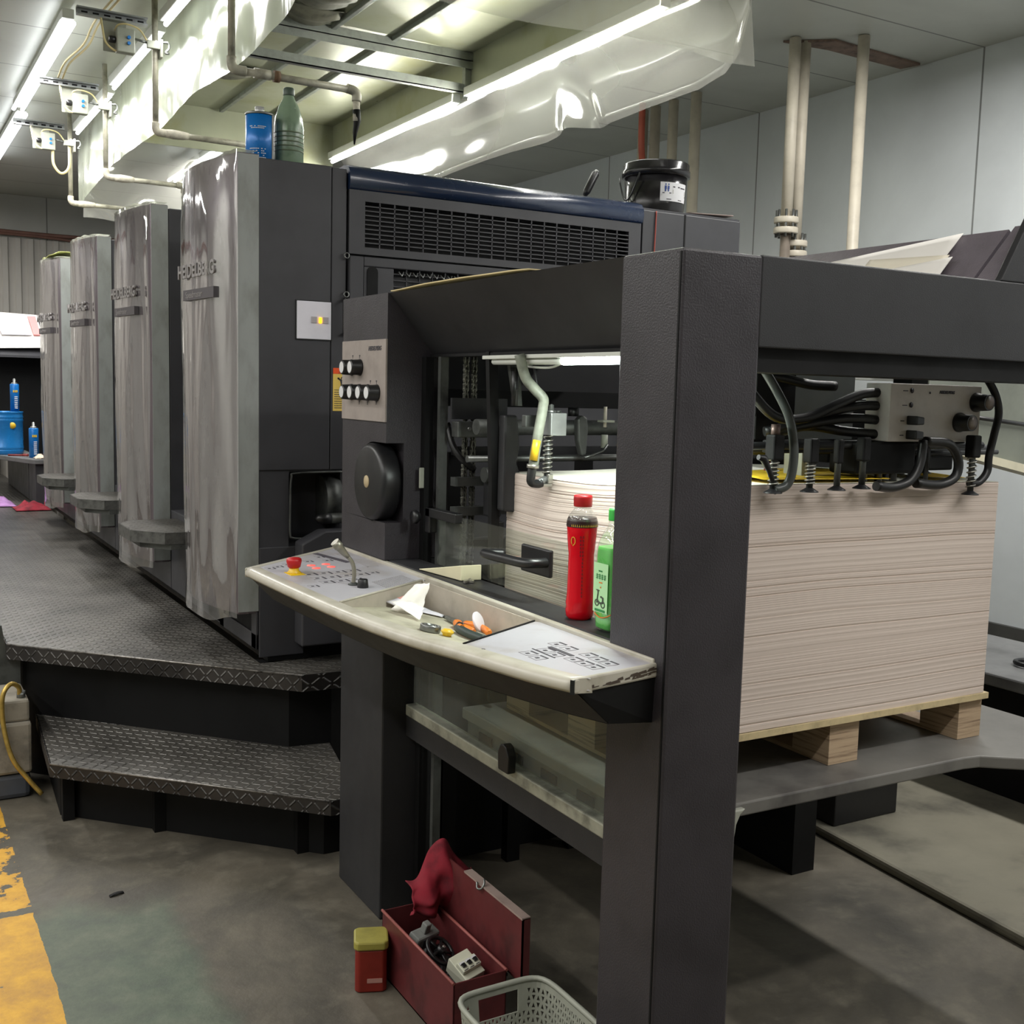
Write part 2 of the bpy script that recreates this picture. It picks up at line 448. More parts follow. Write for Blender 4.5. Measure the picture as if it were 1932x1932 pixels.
ORIG = {}
def world_origin(o):
    return ORIG.get(o.name, Vector((0, 0, 0)))
def part(name, mb, mt, parent=None, bevel=0.0, label=None, solid=0.0, seg=2, origin=None):
    me = bpy.data.meshes.new(name)
    og = Vector(origin) if origin is not None else (world_origin(parent) if parent else Vector((0, 0, 0)))
    me.from_pydata([tuple(Vector(p) - og) for p in mb.v], [], mb.f)
    me.polygons.foreach_set('use_smooth', mb.s)
    me.update()
    me.materials.append(mt)
    o = bpy.data.objects.new(name, me); COL.objects.link(o)
    ORIG[o.name] = og
    if parent:
        o.parent = parent
        o.location = og - world_origin(parent)
    else:
        o.location = og
    if solid:
        s = o.modifiers.new('thickness', 'SOLIDIFY'); s.thickness = solid; s.offset = 0
    if bevel:
        b = o.modifiers.new('bevel', 'BEVEL'); b.width = bevel; b.segments = seg; b.limit_method = 'ANGLE'; b.angle_limit = 0.6
        b.harden_normals = False
    if label: o['label'] = label
    return o
def tag(o, label, cat, group=None):
    o['label'] = label; o['category'] = cat
    if group: o['group'] = group
    return o
def thing(name, label, cat, loc, group=None):
    o = bpy.data.objects.new(name, None); COL.objects.link(o)
    o.empty_display_size = 0.1; o.location = loc; ORIG[o.name] = Vector(loc)
    return tag(o, label, cat, group)
def solo(name, mb, mt, label, cat, base, group=None, **kw):
    return tag(part(name, mb, mt, None, origin=base, **kw), label, cat, group)
def struct(name, mb, mt, **kw):
    o = part(name, mb, mt, None, **kw); o['kind'] = 'structure'; return o
def words(name, body, size, loc, xdir, ydir, mt, parent, extrude=0.0004, align='LEFT', bold=0.0, shear=0.0, sx=1.0):
    cu = bpy.data.curves.new(name, 'FONT'); cu.body = body; cu.size = size; cu.extrude = extrude
    cu.align_x = align; cu.offset = bold; cu.shear = shear
    cu.materials.append(mt)
    o = bpy.data.objects.new(name, cu); COL.objects.link(o)
    xd = Vector(xdir).normalized(); yd = Vector(ydir).normalized(); zd = xd.cross(yd).normalized()
    yd = zd.cross(xd)
    m_ = Matrix.Identity(4)
    for i in range(3):
        m_[i][0] = xd[i] * sx; m_[i][1] = yd[i]; m_[i][2] = zd[i]
    o.parent = parent
    m_.translation = Vector(loc) - world_origin(parent)
    o.matrix_local = m_
    me = bpy.data.meshes.new_from_object(o)          # plain mesh instead of a text curve
    me.materials.clear(); me.materials.append(mt)
    q = bpy.data.objects.new(name, me); COL.objects.link(q)
    q.parent = parent; q.matrix_local = m_
    bpy.data.objects.remove(o)
    q.name = name
    ORIG[q.name] = Vector(loc)
    return q
KIDS = {}
def children(o):
    return [c for c in bpy.data.objects if c.parent == o]
def dup(root, loc, label=None, group=None):
    def cp(o, parent):
        c = o.copy(); COL.objects.link(c); c.parent = parent
        for ch in children(o): cp(ch, c)
        return c
    r = cp(root, None); r.location = loc; ORIG[r.name] = Vector(loc)
    if label: r['label'] = label
    if group: r['group'] = group
    return r
def smoothpath(pts, n=6):
    P = [Vector(p) for p in pts]; P = [P[0] * 2 - P[1]] + P + [P[-1] * 2 - P[-2]]
    out = []
    for i in range(1, len(P) - 2):
        for k in range(n):
            t = k / n
            a, b, c, d = P[i - 1], P[i], P[i + 1], P[i + 2]
            out.append(0.5 * ((2 * b) + (c - a) * t + (2 * a - 5 * b + 4 * c - d) * t * t + (3 * b - a - 3 * c + d) * t ** 3))
    out.append(P[-2])
    return out

# ---------------------------------------------------------------- the room
struct('floor', MB().box(-5, 4.2, -5, 12, -0.1, 0), FLOORM)
struct('ceiling', MB().box(-5, 4.2, -5, 12, 3.58, 3.68), CEILM)
struct('wall_right', MB().box(4.2, 4.3, -5, 12, 0, 3.58), WALLRM)
b = MB().box(-5, 4.2, 11.9, 12.0, 0, 3.58)
struct('wall_back', b, WALLBM)
struct('wall_left', MB().box(-5.1, -5, -5, 12, 0, 3.58), WALLOM)
struct('wall_front', MB().box(-5, 4.2, -5.1, -5, 0, 3.58), WALLOM)
struct('baseboard_right', MB().box(4.17, 4.2, -5, 11.9, 0, 0.365), mat('dark skirting', (66, 66, 64), 0.6, var=0.1))
# corrugated cladding on the back wall under the conduit
pts = []
x = -4.9; k = 0
while x < 4.1:
    pts += [(x, 11.86), (x + 0.05, 11.86), (x + 0.065, 11.885), (x + 0.115, 11.885)]
    x += 0.13
b = MB().prism(pts + [(4.15, 11.899), (-4.9, 11.899)], 2, 0.0, 3.12)
struct('trim_1', b, CORR)
# a thin raised concrete slab on the far side of the feeder
b = MB().prism([(1.58, -5), (4.17, -5), (4.17, 11.8), (1.72, 11.8), (1.70, 1.3), (1.61, 0.2)], 2, 0.0, 0.035)
struct('trim_2', b, SLABM, bevel=0.012)
# torn paper-backed gap in the ceiling beside the twin pipes
b = MB().prism([(3.20, 3.24), (3.42, 3.06), (4.15, 3.10), (4.12, 3.22), (3.5, 3.20)], 2, 3.566, 3.578)
struct('trim_3', b, mat('torn brown paper', (128, 108, 96), 0.8, var=0.3, vscale=10))
# conduit along the back wall
b = MB().tube(smoothpath([(-4.8, 11.83, 3.20), (-1, 11.83, 3.19), (0.6, 11.83, 3.17), (2.2, 11.83, 3.19), (4.1, 11.83, 3.2)]), 0.022)
b.tube(smoothpath([(-4.8, 11.82, 3.14), (0, 11.82, 3.15), (1.0, 11.82, 3.11), (2.2, 11.82, 3.14), (4.1, 11.82, 3.15)]), 0.014)
solo('conduit', b, CONDUIT, 'brown conduit with a slack cable running along the far wall below the ceiling', 'conduit', (0, 11.83, 3.17))

# ---------------------------------------------------------------- ceiling lights
def batten(x, z, y0, y1, label, double=False, group=None, tm=None):
    t = thing('ceiling_light', label, 'ceiling light', (x, (y0 + y1) / 2, z), group)
    part('light_housing', MB().box(x - 0.03, x + 0.03, y0, y1, z, z + 0.05), LAMPH, t, bevel=0.004)
    for dx in ((-0.028, 0.028) if double else (0.0,)):
        part('light_tube', MB().cyl((x + dx, y0 + 0.02, z - 0.016), (x + dx, y1 - 0.02, z - 0.016), 0.013, n=10), tm or TUBEM, t)
    return t
batten(-0.30, 3.50, 4.9, 7.2, 'double fluorescent batten on the ceiling above the walkway, nearer of the two', True, 'double battens over the walkway')
batten(-0.26, 3.50, 7.3, 9.6, 'double fluorescent batten on the ceiling above the walkway, farther of the two', True, 'double battens over the walkway')
batten(0.11, 3.45, 3.3, 4.5, 'bright fluorescent batten outside the milky curtain, nearest to the slotted rails', False, 'battens outside the milky curtain')
batten(0.11, 3.43, 4.6, 5.9, 'bright fluorescent batten outside the milky curtain, between the nearest two switch boxes', False, 'battens outside the milky curtain')
batten(0.11, 3.41, 6.0, 7.3, 'bright fluorescent batten outside the milky curtain, beyond the second switch box', False, 'battens outside the milky curtain')
batten(1.78, 3.28, 2.45, 4.30, 'bright fluorescent batten inside the clear curtain, nearer half', False, 'battens inside the clear curtain', TUBEI)
batten(1.78, 3.28, 4.45, 6.50, 'bright fluorescent batten inside the clear curtain, far half by the oil bottle', False, 'battens inside the clear curtain', TUBEI)
batten(1.16, 3.42, 7.1, 8.9, 'double fluorescent batten beyond the hood, seen just above the nearest film-wrapped guard', True)

# ---------------------------------------------------------------- the hood over the press and its curtains
H = thing('ventilation_hood', 'grey green sheet metal hood under the ceiling above the press, open at the bottom', 'hood', (1.0, 4.4, 3.2))
part('hood_side', MB().box(1.84, 1.86, 2.2, 6.65, 3.32, 3.57), HOODM, H)
part('hood_end', MB().box(0.26, 1.84, 6.63, 6.65, 3.26, 3.57), HOODM, H)
part('hood_top', MB().box(0.26, 1.84, 2.3, 6.63, 3.555, 3.57), HOODM, H)
b = MB()
for yy, zz in ((4.42, 3.33),):
    b.box(0.24, 1.84, yy - 0.02, yy + 0.02, zz, zz + 0.006); b.box(0.24, 1.84, yy - 0.02, yy - 0.015, zz, zz + 0.05)
part('cross_beam', b, ANGLE, H)
b = MB().box(0.26, 1.84, 4.36, 4.40, 3.50, 3.506); b.box(0.26, 1.84, 4.36, 4.365, 3.46, 3.55)
part('cross_beam', b, ANGLE, H)
part('frame_post', MB().box(1.80, 1.84, 4.38, 4.42, 3.30, 3.555), ANGLE, H, bevel=0.003)
for xx in (0.62, 0.98, 1.34):
    part('ceiling_rib', MB().box(xx - 0.014, xx + 0.014, 2.4, 6.6, 3.53, 3.556), ANGLE, H, bevel=0.003)
for (x0, x1, y0, y1) in ((0.62, 0.92, 3.75, 4.02), (0.66, 0.95, 4.10, 4.3), (0.55, 0.9, 5.4, 5.62)):
    b = MB().grid(lambda u, v: (x0 + (x1 - x0) * u, y0 + (y1 - y0) * v, 3.545 - 0.03 * math.sin(u * 3.1) * (0.4 + v) + 0.01 * math.sin(9 * v)), 8, 6)
    part('torn_patch', b, mat('dirty torn film', (104, 102, 90), 0.5, var=0.3, vscale=12), H, solid=0.004)

def nz(x, y, z): return mnoise.noise(Vector((x, y, z)))
def left_sheet(u, v):
    y = 2.50 + 5.35 * u
    zb = 3.045 + 0.012 * math.sin(y * 3.1) + 0.012 * nz(y * 1.1, 3, 0)
    if y < 2.9: zb += (2.9 - y) ** 2 * 0.9
    if y > 6.6: zb -= (y - 6.6) * 0.07
    z = 3.57 + (zb - 3.57) * v
    x = 0.205 + v * (0.022 * nz(y * 1.3, v * 0.9, 1.7)) + 0.007 * nz(y * 5, v * 1.6, 5)
    return (x, y, z)
b = MB().grid(left_sheet, 150, 24)
solo('plastic_curtain', b, FILM_L, 'milky plastic film curtain hanging along the near side of the hood over the press units', 'curtain', (0.2, 4.7, 3.05), 'film curtains around the hood')
RB = [(2.11, 3.22), (2.16, 3.05), (2.24, 2.98), (2.4, 2.945), (2.8, 2.945), (3.15, 2.93), (3.4, 2.96), (3.7, 2.945), (4.1, 2.955), (4.6, 2.95), (4.96, 2.935), (5.5, 3.0), (6.2, 3.10), (6.62, 3.16)]
def interp(tab, t):
    if t <= tab[0][0]: return tab[0][1]
    for (a, p), (c, q) in zip(tab, tab[1:]):
        if t <= c:
            s = (t - a) / (c - a); return p + (q - p) * s
    return tab[-1][1]
def right_sheet(u, v):
    y = 2.11 + 4.5 * u
    zb = interp(RB, y)
    z = 3.34 + (zb - 3.34) * v
    belly = math.sin(min(1, v * 1.1) * PI) * 0.03
    fold = 0.055 * math.exp(-((y - 3.25 - (1 - v) * 0.25) / 0.10) ** 2) * v - 0.05 * math.exp(-((y - 3.42 - (1 - v) * 0.1) / 0.09) ** 2) * v
    x = 1.868 + 0.085 * v + belly + fold + v * 0.05 * nz(y * 1.3, v * 1.0, 8.2) + 0.006 * nz(y * 3.0, v * 1.6, 2.2)
    return (x, y, z)
b = MB().grid(right_sheet, 170, 30)
solo('plastic_curtain', b, FILM_R, 'clear glossy plastic film curtain hanging along the far side of the hood beside the pail', 'curtain', (1.95, 4.4, 2.95), 'film curtains around the hood')
def near_sheet(u, v):
    x = 0.10 + 1.92 * u
    zb = 3.00 + 0.05 * (1 - u) + 0.012 * math.sin(x * 5)
    z = 3.57 + (zb - 3.57) * v
    y = 2.20 + 0.09 * (1 - u) + v * 0.05 * nz(x * 1.2, v, 4.4) + 0.006 * nz(x * 2, v * 1.5, 9)
    if u > 0.93: y -= (u - 0.93) * 0.9 * v
    return (x, y, z)
b = MB().grid(near_sheet, 90, 24)
solo('plastic_curtain', b, FILM_R, 'clear plastic film curtain across the near end of the hood', 'curtain', (1.0, 2.25, 3.0), 'film curtains around the hood')
def end_sheet(u, v):
    x = 0.22 + 0.9 * u
    z = 3.5 + (2.83 + 0.03 * math.sin(x * 6) - 3.5) * v
    return (x, 7.75 + 0.05 * nz(x * 3, v * 2, 3), z)
b = MB().grid(end_sheet, 30, 16)
solo('plastic_curtain', b, FILM_R, 'short clear film strip hanging at the far end of the hood behind the thinnest pipe', 'curtain', (0.6, 7.75, 2.83), 'film curtains around the hood')

# ---------------------------------------------------------------- water pipes dropping to the units
def drop_pipe(y, z, xe, zend, label, taped):
    t = thing('drop_pipe', label, 'pipe', (0.07, y, z), 'pipes dropping to the press units')
    r = 0.0155
    part('vertical_pipe', MB().cyl((0.07, y, z + 0.035), (0.07, y, 3.57), r), DPIPE, t)
    e = smoothpath([(0.07, y, z + 0.05), (0.07, y, z + 0.02), (0.082, y, z + 0.003), (0.11, y, z), (0.13, y, z)], 4)
    part('elbow', MB().tube(e, 0.021), TAPE if taped else DPIPE, t)
    b = MB().cyl((0.11, y, z), (xe, y, z - 0.004), r)
    part('horizontal_pipe', b, DPIPE, t)
    if taped:
        part('tape_wrap', MB().tube([(0.12, y, z), (0.16, y, z), (0.21, y, z), (0.24, y, z)], [0.021, 0.025, 0.022, 0.018]), TAPE, t)
    else:
        part('coupling', MB().cyl((0.25, y, z), (0.275, y, z), 0.024), mat('rusty coupling', (110, 84, 62), 0.7, var=0.2), t)
        part('coupling', MB().cyl((0.165, y, z), (0.235, y, z), 0.021), DPIPE, t)
    if zend:
        e = smoothpath([(xe - 0.02, y, z), (xe + 0.012, y, z - 0.006), (xe + 0.026, y, z - 0.022), (xe + 0.026, y, z - 0.05)], 4)
        part('elbow', MB().tube(e, 0.021), DPIPE, t)
        part('spout', MB().cyl((xe + 0.026, y, z - 0.04), (xe + 0.026, y, zend), r), TAPE, t)
        b = MB().tube([(xe + 0.026, y, zend + 0.05), (xe + 0.03, y, zend), (xe + 0.02, y, zend - 0.05), (xe + 0.018, y, zend - 0.10)], [0.018, 0.016, 0.010, 0.003])
        part('black_rag_wrap', b, BLACKM, t, label='black wrapping hanging off the open end')
    return t
drop_pipe(3.14, 2.90, 0.60, 2.765, 'old steel pipe with two elbows ending open in the air beyond the oil bottle', False)
drop_pipe(4.55, 2.90, 0.62, None, 'old steel pipe with a lumpy taped elbow running behind the blue can, second drop pipe', True)
drop_pipe(5.96, 2.88, 0.53, 2.76, 'old steel pipe ending in a short black hose, third drop pipe from the nearest', True)
drop_pipe(7.37, 2.90, 0.60, None, 'old pipe with a yellowish horizontal run ending at the second unit guard, farthest drop pipe', True)

# switch boxes on slotted rails
def rail_box(y, dz, label):
    t = thing('rail_mounted_switch_box', label, 'switch box', (-0.1, y, 3.4 + dz), 'switch boxes on slotted rails')
    z = 3.445 + dz
    b = MB().prism([(y - 0.02, z + 0.02), (y + 0.02, z + 0.02), (y + 0.02, z - 0.02), (y - 0.02, z - 0.02), (y - 0.02, z - 0.012), (y + 0.012, z - 0.012), (y + 0.012, z + 0.012), (y - 0.02, z + 0.012)], 0, -0.315, 0.03)
    part('slotted_rail', b, ALU, t)
    b = MB()
    for i in range(6): b.box(-0.29 + i * 0.055, -0.26 + i * 0.055, y + 0.009, y + 0.0118, z - 0.006, z + 0.006)
    part('rail_slot', b, BLACKM, t)
    part('back_plate', MB().box(-0.185, -0.07, y + 0.02, y + 0.026, 3.275 + dz, 3.43 + dz), GREYP, t, bevel=0.003)
    bx = part('switch_housing', MB().box(-0.13, -0.04, y - 0.05, y + 0.0, 3.265 + dz, 3.385 + dz), GREYP, t, bevel=0.006)
    b = MB()
    for zz in (3.34, 3.312): b.cyl((-0.072, y - 0.05, zz + dz), (-0.072, y - 0.062, zz + dz), 0.0085, n=12)
    part('blue_button', b, BLUEC, bx)
    part('black_knob', MB().lathe([(0.014, 0.0), (0.018, 0.01), (0.018, 0.03), (0.012, 0.035)], (-0.165, y - 0.02, 3.327 + dz), 14, 0), BLACK, bx)
    c = part('pipe_clamp', MB().box(0.02, 0.10, y - 0.045, y - 0.02, 3.31 + dz, 3.35 + dz).box(0.085, 0.10, y - 0.05, y + 0.01, 3.27 + dz, 3.365 + dz), GREYP, t, bevel=0.004)
    part('clamp_rod', MB().cyl((-0.04, y - 0.03, 3.345 + dz), (0.03, y - 0.03, 3.335 + dz), 0.006), STEEL, t)
    part('clamp_hook', MB().tube(smoothpath([(0.10, y - 0.03, 3.35 + dz), (0.13, y - 0.03, 3.352 + dz), (0.135, y - 0.03, 3.325 + dz), (0.115, y - 0.03, 3.30 + dz), (0.135, y - 0.03, 3.30 + dz)], 4), 0.006), STEEL, t)
    cab = mat('cream cable', (206, 190, 140), 0.5, var=0.1)
    part('cable', MB().tube(smoothpath([(-0.13, y + 0.0, 3.38 + dz), (-0.12, y - 0.03, 3.40 + dz), (-0.08, y - 0.05, 3.405 + dz), (-0.02, y - 0.05, 3.39 + dz), (0.02, y - 0.04, 3.345 + dz)]), 0.0045, 8), cab, t)
    part('cable', MB().tube(smoothpath([(-0.20, y - 0.01, 3.43 + dz), (-0.195, y - 0.02, 3.38 + dz), (-0.18, y - 0.02, 3.31 + dz), (-0.14, y - 0.03, 3.272 + dz), (-0.12, y - 0.03, 3.28 + dz)]), 0.0055, 8), cab, t)
    return t
rail_box(4.55, 0.0, 'pale switch box with two blue buttons under the nearest slotted rail')
rail_box(5.95, -0.03, 'pale red-topped switch box under the middle slotted rail')
rail_box(7.35, -0.01, 'pale red-ended switch box with a looped cable under the farthest slotted rail')
for nme, pts_ in (('pair of cream cables sagging beside the film from rail to rail', [(-0.10, 4.3, 3.56), (-0.16, 4.9, 3.52), (-0.16, 5.3, 3.49), (-0.20, 5.7, 3.48), (-0.21, 5.93, 3.44)]),):
    b = MB().tube(smoothpath(pts_), 0.006, 8).tube(smoothpath([(p[0] + 0.025, p[1], p[2] - 0.004) for p in pts_]), 0.006, 8)
    solo('cable', b, mat('cream cable', (206, 190, 140)), nme, 'cable', pts_[2])
b = MB().tube(smoothpath([(-0.055, 7.33, 3.27), (-0.05, 7.33, 3.16), (0.0, 7.33, 3.10), (0.055, 7.33, 3.15), (0.06, 7.33, 3.30)]), 0.010, 10)
solo('cable', b, mat('cream cable', (206, 190, 140)), 'thick cream cable looping under the farthest switch box', 'cable', (0, 7.33, 3.12))

# ---------------------------------------------------------------- press units
PITCH = 1.41
GZ0, GZ1 = 0.73, 2.425
GP = [(0.0, -0.035), (0.0, -0.116), (0.04, -0.121), (0.14, -0.150), (0.26, -0.172), (0.38, -0.182), (0.50, -0.176), (0.60, -0.155), (0.67, -0.122), (0.70, -0.09), (0.70, -0.035)]
def make_unit(y0, z0=0.556):
    t = thing('printing_unit', 'x', 'printing unit', (0.9, y0, z0), 'printing units of the press')
    part('unit_tower', MB().box(-0.035, 2.23, y0, y0 + 0.72, z0 + 0.42, 2.41), BODY, t, bevel=0.006)
    part('unit_base', MB().box(-0.035, 2.23, y0, y0 + PITCH - 0.01, 0.60, 0.985), BODY, t, bevel=0.004)
    part('toe_kick', MB().box(0.0, 2.2, y0, y0 + PITCH, z0 - 0.005, 0.60), BLACKM, t)
    return t
def guard(t, y0, seed, z0=GZ0):
    gp = [(x, y0 + yy) for yy, x in GP]
    body = [q for q in gp if True]
    g = part('side_guard', MB().prism(body, 2, z0, GZ1, True), GUARDM, t, bevel=0.006, label='curved grey guard under the film')
    part('edge_strip', MB().box(-0.114, -0.037, y0 - 0.004, y0 + 0.001, z0 + 0.01, GZ1 - 0.005), STRIPM, t, label='pale strip down the near edge of the guard')
    # film wrapped round the guard, wrinkled
    path = [(-0.118, y0 - 0.012)] + [(x - 0.006, y0 + yy) for yy, x in GP[1:-1]] + [(-0.06, y0 + 0.712)]
    L = [0.0]
    for a, c in zip(path, path[1:]): L.append(L[-1] + math.hypot(a[0] - c[0], a[1] - c[1]))
    tot = L[-1]
    def fn(u, v):
        d = u * tot
        k = 0
        while k < len(L) - 2 and L[k + 1] < d: k += 1
        s = (d - L[k]) / (L[k + 1] - L[k])
        x = path[k][0] + (path[k + 1][0] - path[k][0]) * s; y = path[k][1] + (path[k + 1][1] - path[k][1]) * s
        hem = z0 - 0.02 - 0.03 * math.sin(u * PI) + 0.02 * nz(u * 5, seed, 0)
        z = hem + (GZ1 + 0.006 - hem) * v
        w = nz(u * 3.5 + 0.5 * v, v * 1.3, seed) * 0.9 + nz(u * 9 - v * 1.6, v * 2.2, seed + 3) * 0.5
        amp = 0.016 + 0.018 * (1 - v) ** 3
        edge = min(1, 8 * min(v, 1 - v) + 0.1)
        return (x - amp * max(-0.25, w) * edge - 0.003, y, z)
    part('film_wrap', MB().grid(fn, 64, 90), FILM_G, t, label='clear wrinkled plastic film taped over the guard')
    # film folded over the top edge
    def top(u, v):
        d = u * tot; k = 0
        while k < len(L) - 2 and L[k + 1] < d: k += 1
        s = (d - L[k]) / (L[k + 1] - L[k])
        x = path[k][0] + (path[k + 1][0] - path[k][0]) * s; y = path[k][1] + (path[k + 1][1] - path[k][1]) * s
        return (x - 0.002 + v * (-0.03 - x) * 0.9, y, GZ1 + 0.006 + 0.012 * abs(nz(u * 7, v * 3, seed + 9)))
    part('film_fold', MB().grid(top, 30, 4), FILM_L, t)
    # maker's name and badge
    yc = y0 + 0.34
    words('raised_lettering', 'HEIDELBERG', 0.070, (-0.201, y0 + 0.52, 2.005), (0.10, -1, 0), (0, 0, 1), EMBOSS, t, extrude=0.004, bold=0.002, sx=1.0)
    part('badge', MB().prism([(-0.203, y0 + 0.44), (-0.183, y0 + 0.44), (-0.150, y0 + 0.12), (-0.170, y0 + 0.12)], 2, 1.915, 1.955), DARKTRIM, t)
    words('badge_lettering', 'Speedmaster', 0.034, (-0.2005, y0 + 0.41, 1.924), (0.103, -1, 0), (0, 0, 1), EMBOSS, t, extrude=0.0005)
def side_step(y0, label, grp='chequer plate steps between the units'):
    z = 0.955
    t = thing('unit_step', label, 'step', (-0.15, y0, z), grp)
    pl = [(-0.036, y0 - 0.26), (-0.20, y0 - 0.26), (-0.315, y0 - 0.12), (-0.315, y0 + 0.14), (-0.25, y0 + 0.24), (-0.036, y0 + 0.24)]
    part('step_plate', MB().prism(pl, 2, z - 0.004, z), PLATE, t)
    b = MB()
    for a, c in zip(pl, pl[1:]):
        b.add([(a[0], a[1], z), (c[0], c[1], z), (c[0], c[1], z - 0.05), (a[0], a[1], z - 0.05)], [(0, 1, 2, 3)])
    part('step_lip', b, mat('worn dark plate edge', (92, 92, 90), 0.4, metal=0.5, var=0.3, vscale=30), t, solid=0.004)
    b = MB().prism([(x * 0.88, y) for x, y in pl], 2, z - 0.075, z - 0.045)
    part('step_bracket', b, DSTEEL, t)
    return t

Y1 = 2.42
# unit 1, whose end face looks at the feeder
U1 = make_unit(Y1); U1['label'] = 'nearest charcoal printing unit with a grille, a navy hood strip and a film-wrapped side guard'
for c in children(U1):
    if c.name.startswith('unit_tower'): bpy.data.objects.remove(c)
b = MB()
b.box(-0.035, 0.08, Y1, Y1 + 0.72, 0.60, 2.41)           # left column, around the niche
b.box(0.08, 0.30, Y1, Y1 + 0.72, 1.275, 2.41)
b.box(0.08, 0.30, Y1 + 0.15, Y1 + 0.72, 0.60, 1.275)
b.box(0.305, 1.665, Y1 + 0.05, Y1 + 0.72, 0.60, 2.36)
b.box(1.675, 2.23, Y1, Y1 + 0.72, 0.60, 2.41)
b.box(0.0, 2.0, Y1 + 0.04, Y1 + 0.72, 2.36, 2.405)
part('unit_tower', b, BODY, U1)
part('column_cover', MB().box(-0.037, 0.238, Y1 - 0.006, Y1 + 0.0, 1.28, 2.412), BODY, U1, bevel=0.003)
part('column_cover', MB().box(0.242, 0.300, Y1 - 0.006, Y1 + 0.0, 1.28, 2.41), BODY, U1, bevel=0.003)
part('column_cover', MB().box(-0.035, 0.14, Y1 - 0.006, Y1, 0.57, 0.99), BODY, U1, bevel=0.003)
part('column_cover', MB().box(1.676, 2.232, Y1 - 0.006, Y1, 0.9, 2.40), BODY, U1, bevel=0.006)
part('column_gap', MB().box(1.905, 1.913, Y1 - 0.008, Y1 - 0.005, 2.22, 2.40), BLACKM, U1)
# navy hood strip with a rounded front
prof = [(Y1 + 0.10, 2.43), (Y1 + 0.03, 2.432), (Y1 - 0.005, 2.42), (Y1 - 0.022, 2.40), (Y1 - 0.026, 2.37), (Y1 - 0.02, 2.345), (Y1 - 0.006, 2.338), (Y1 + 0.10, 2.338)]
part('hood_strip', MB().prism(prof, 0, 0.306, 1.668, True), NAVY, U1, label='rounded navy blue strip along the top')
part('top_cover', MB().box(0.305, 1.668, Y1 + 0.09, Y1 + 0.7, 2.405, 2.428), NAVY, U1)
# grille panel: frame + slats as real openings
GX0, GX1, GZA, GZB = 0.372, 1.600, 2.128, 2.298
b = MB()
yf0, yf1 = Y1 - 0.012, Y1 + 0.01
b.box(0.308, GX0, yf0, yf1, 2.10, 2.338).box(GX1, 1.664, yf0, yf1, 2.10, 2.338).box(GX0, GX1, yf0, yf1, GZB, 2.338).box(GX0, GX1, yf0, yf1, 2.10, GZA)
part('grille_frame', b, BODY, U1)
b = MB()
nr, nc = 10, 20
for i in range(1, nr): b.box(GX0, GX1, yf0 + 0.001, yf0 + 0.012, GZA + (GZB - GZA) * i / nr - 0.0022, GZA + (GZB - GZA) * i / nr + 0.0022)
for j in range(1, nc): b.box(GX0 + (GX1 - GX0) * j / nc - 0.0022, GX0 + (GX1 - GX0) * j / nc + 0.0022, yf0 + 0.001, yf0 + 0.010, GZA, GZB)
part('grille', b, BODY, U1)
part('grille_cavity', MB().box(GX0, GX1, Y1 + 0.04, Y1 + 0.049, GZA, GZB), BLACKM, U1)
# lower guard with a second grille
b = MB().box(0.308, 0.365, yf0 - 0.01, yf1, 1.75, 2.092).box(0.365, 1.664, yf0 - 0.01, yf1, 2.055, 2.092).box(0.365, 0.49, yf0 - 0.01, yf1, 1.75, 2.055).box(1.61, 1.664, yf0 - 0.01, yf1, 1.75, 2.055)
part('lower_guard_frame', b, BODY, U1, bevel=0.004)
b = MB()
for i in range(12): b.box(0.49, 1.61, yf0 - 0.004, yf0 + 0.008, 1.77 + i * 0.024, 1.774 + i * 0.024)
for j in range(1, 20): b.box(0.49 + 0.056 * j - 0.002, 0.49 + 0.056 * j + 0.002, yf0 - 0.004, yf0 + 0.006, 1.75, 2.055)
part('lower_grille', b, BODY, U1)
b = MB()
for j in range(18): b.tube([(0.51 + j * 0.03, Y1 - 0.022, 2.045), (0.52 + j * 0.03, Y1 - 0.03, 2.028), (0.53 + j * 0.03, Y1 - 0.022, 2.045)], 0.003, 6)
part('grille_hook', b, STEEL, U1)
b = MB().prism([(0.40 + 0.022 * math.cos(a), 2.035 + 0.022 * math.sin(a)) for a in [PI * k / 8 for k in range(9)]] + [(0.378, 1.78), (0.422, 1.78)], 1, yf0 - 0.014, yf0 - 0.009)
part('grip_slot', b, BLACKM, U1)
part('bar_handle', MB().tube(smoothpath([(0.302, Y1 - 0.004, 1.925), (0.285, Y1 - 0.03, 1.925), (0.282, Y1 - 0.035, 1.90), (0.282, Y1 - 0.035, 1.83), (0.285, Y1 - 0.03, 1.80), (0.302, Y1 - 0.004, 1.80)]), 0.006), BLACK, U1)
for z_ in (2.09, 1.945): part('hinge_eye', MB().tube([(0.296 + 0.010 * math.cos(a), Y1 - 0.02, z_ + 0.010 * math.sin(a)) for a in [2 * PI * k / 10 for k in range(10)]], 0.003, 6, closed=True), STEEL, U1)
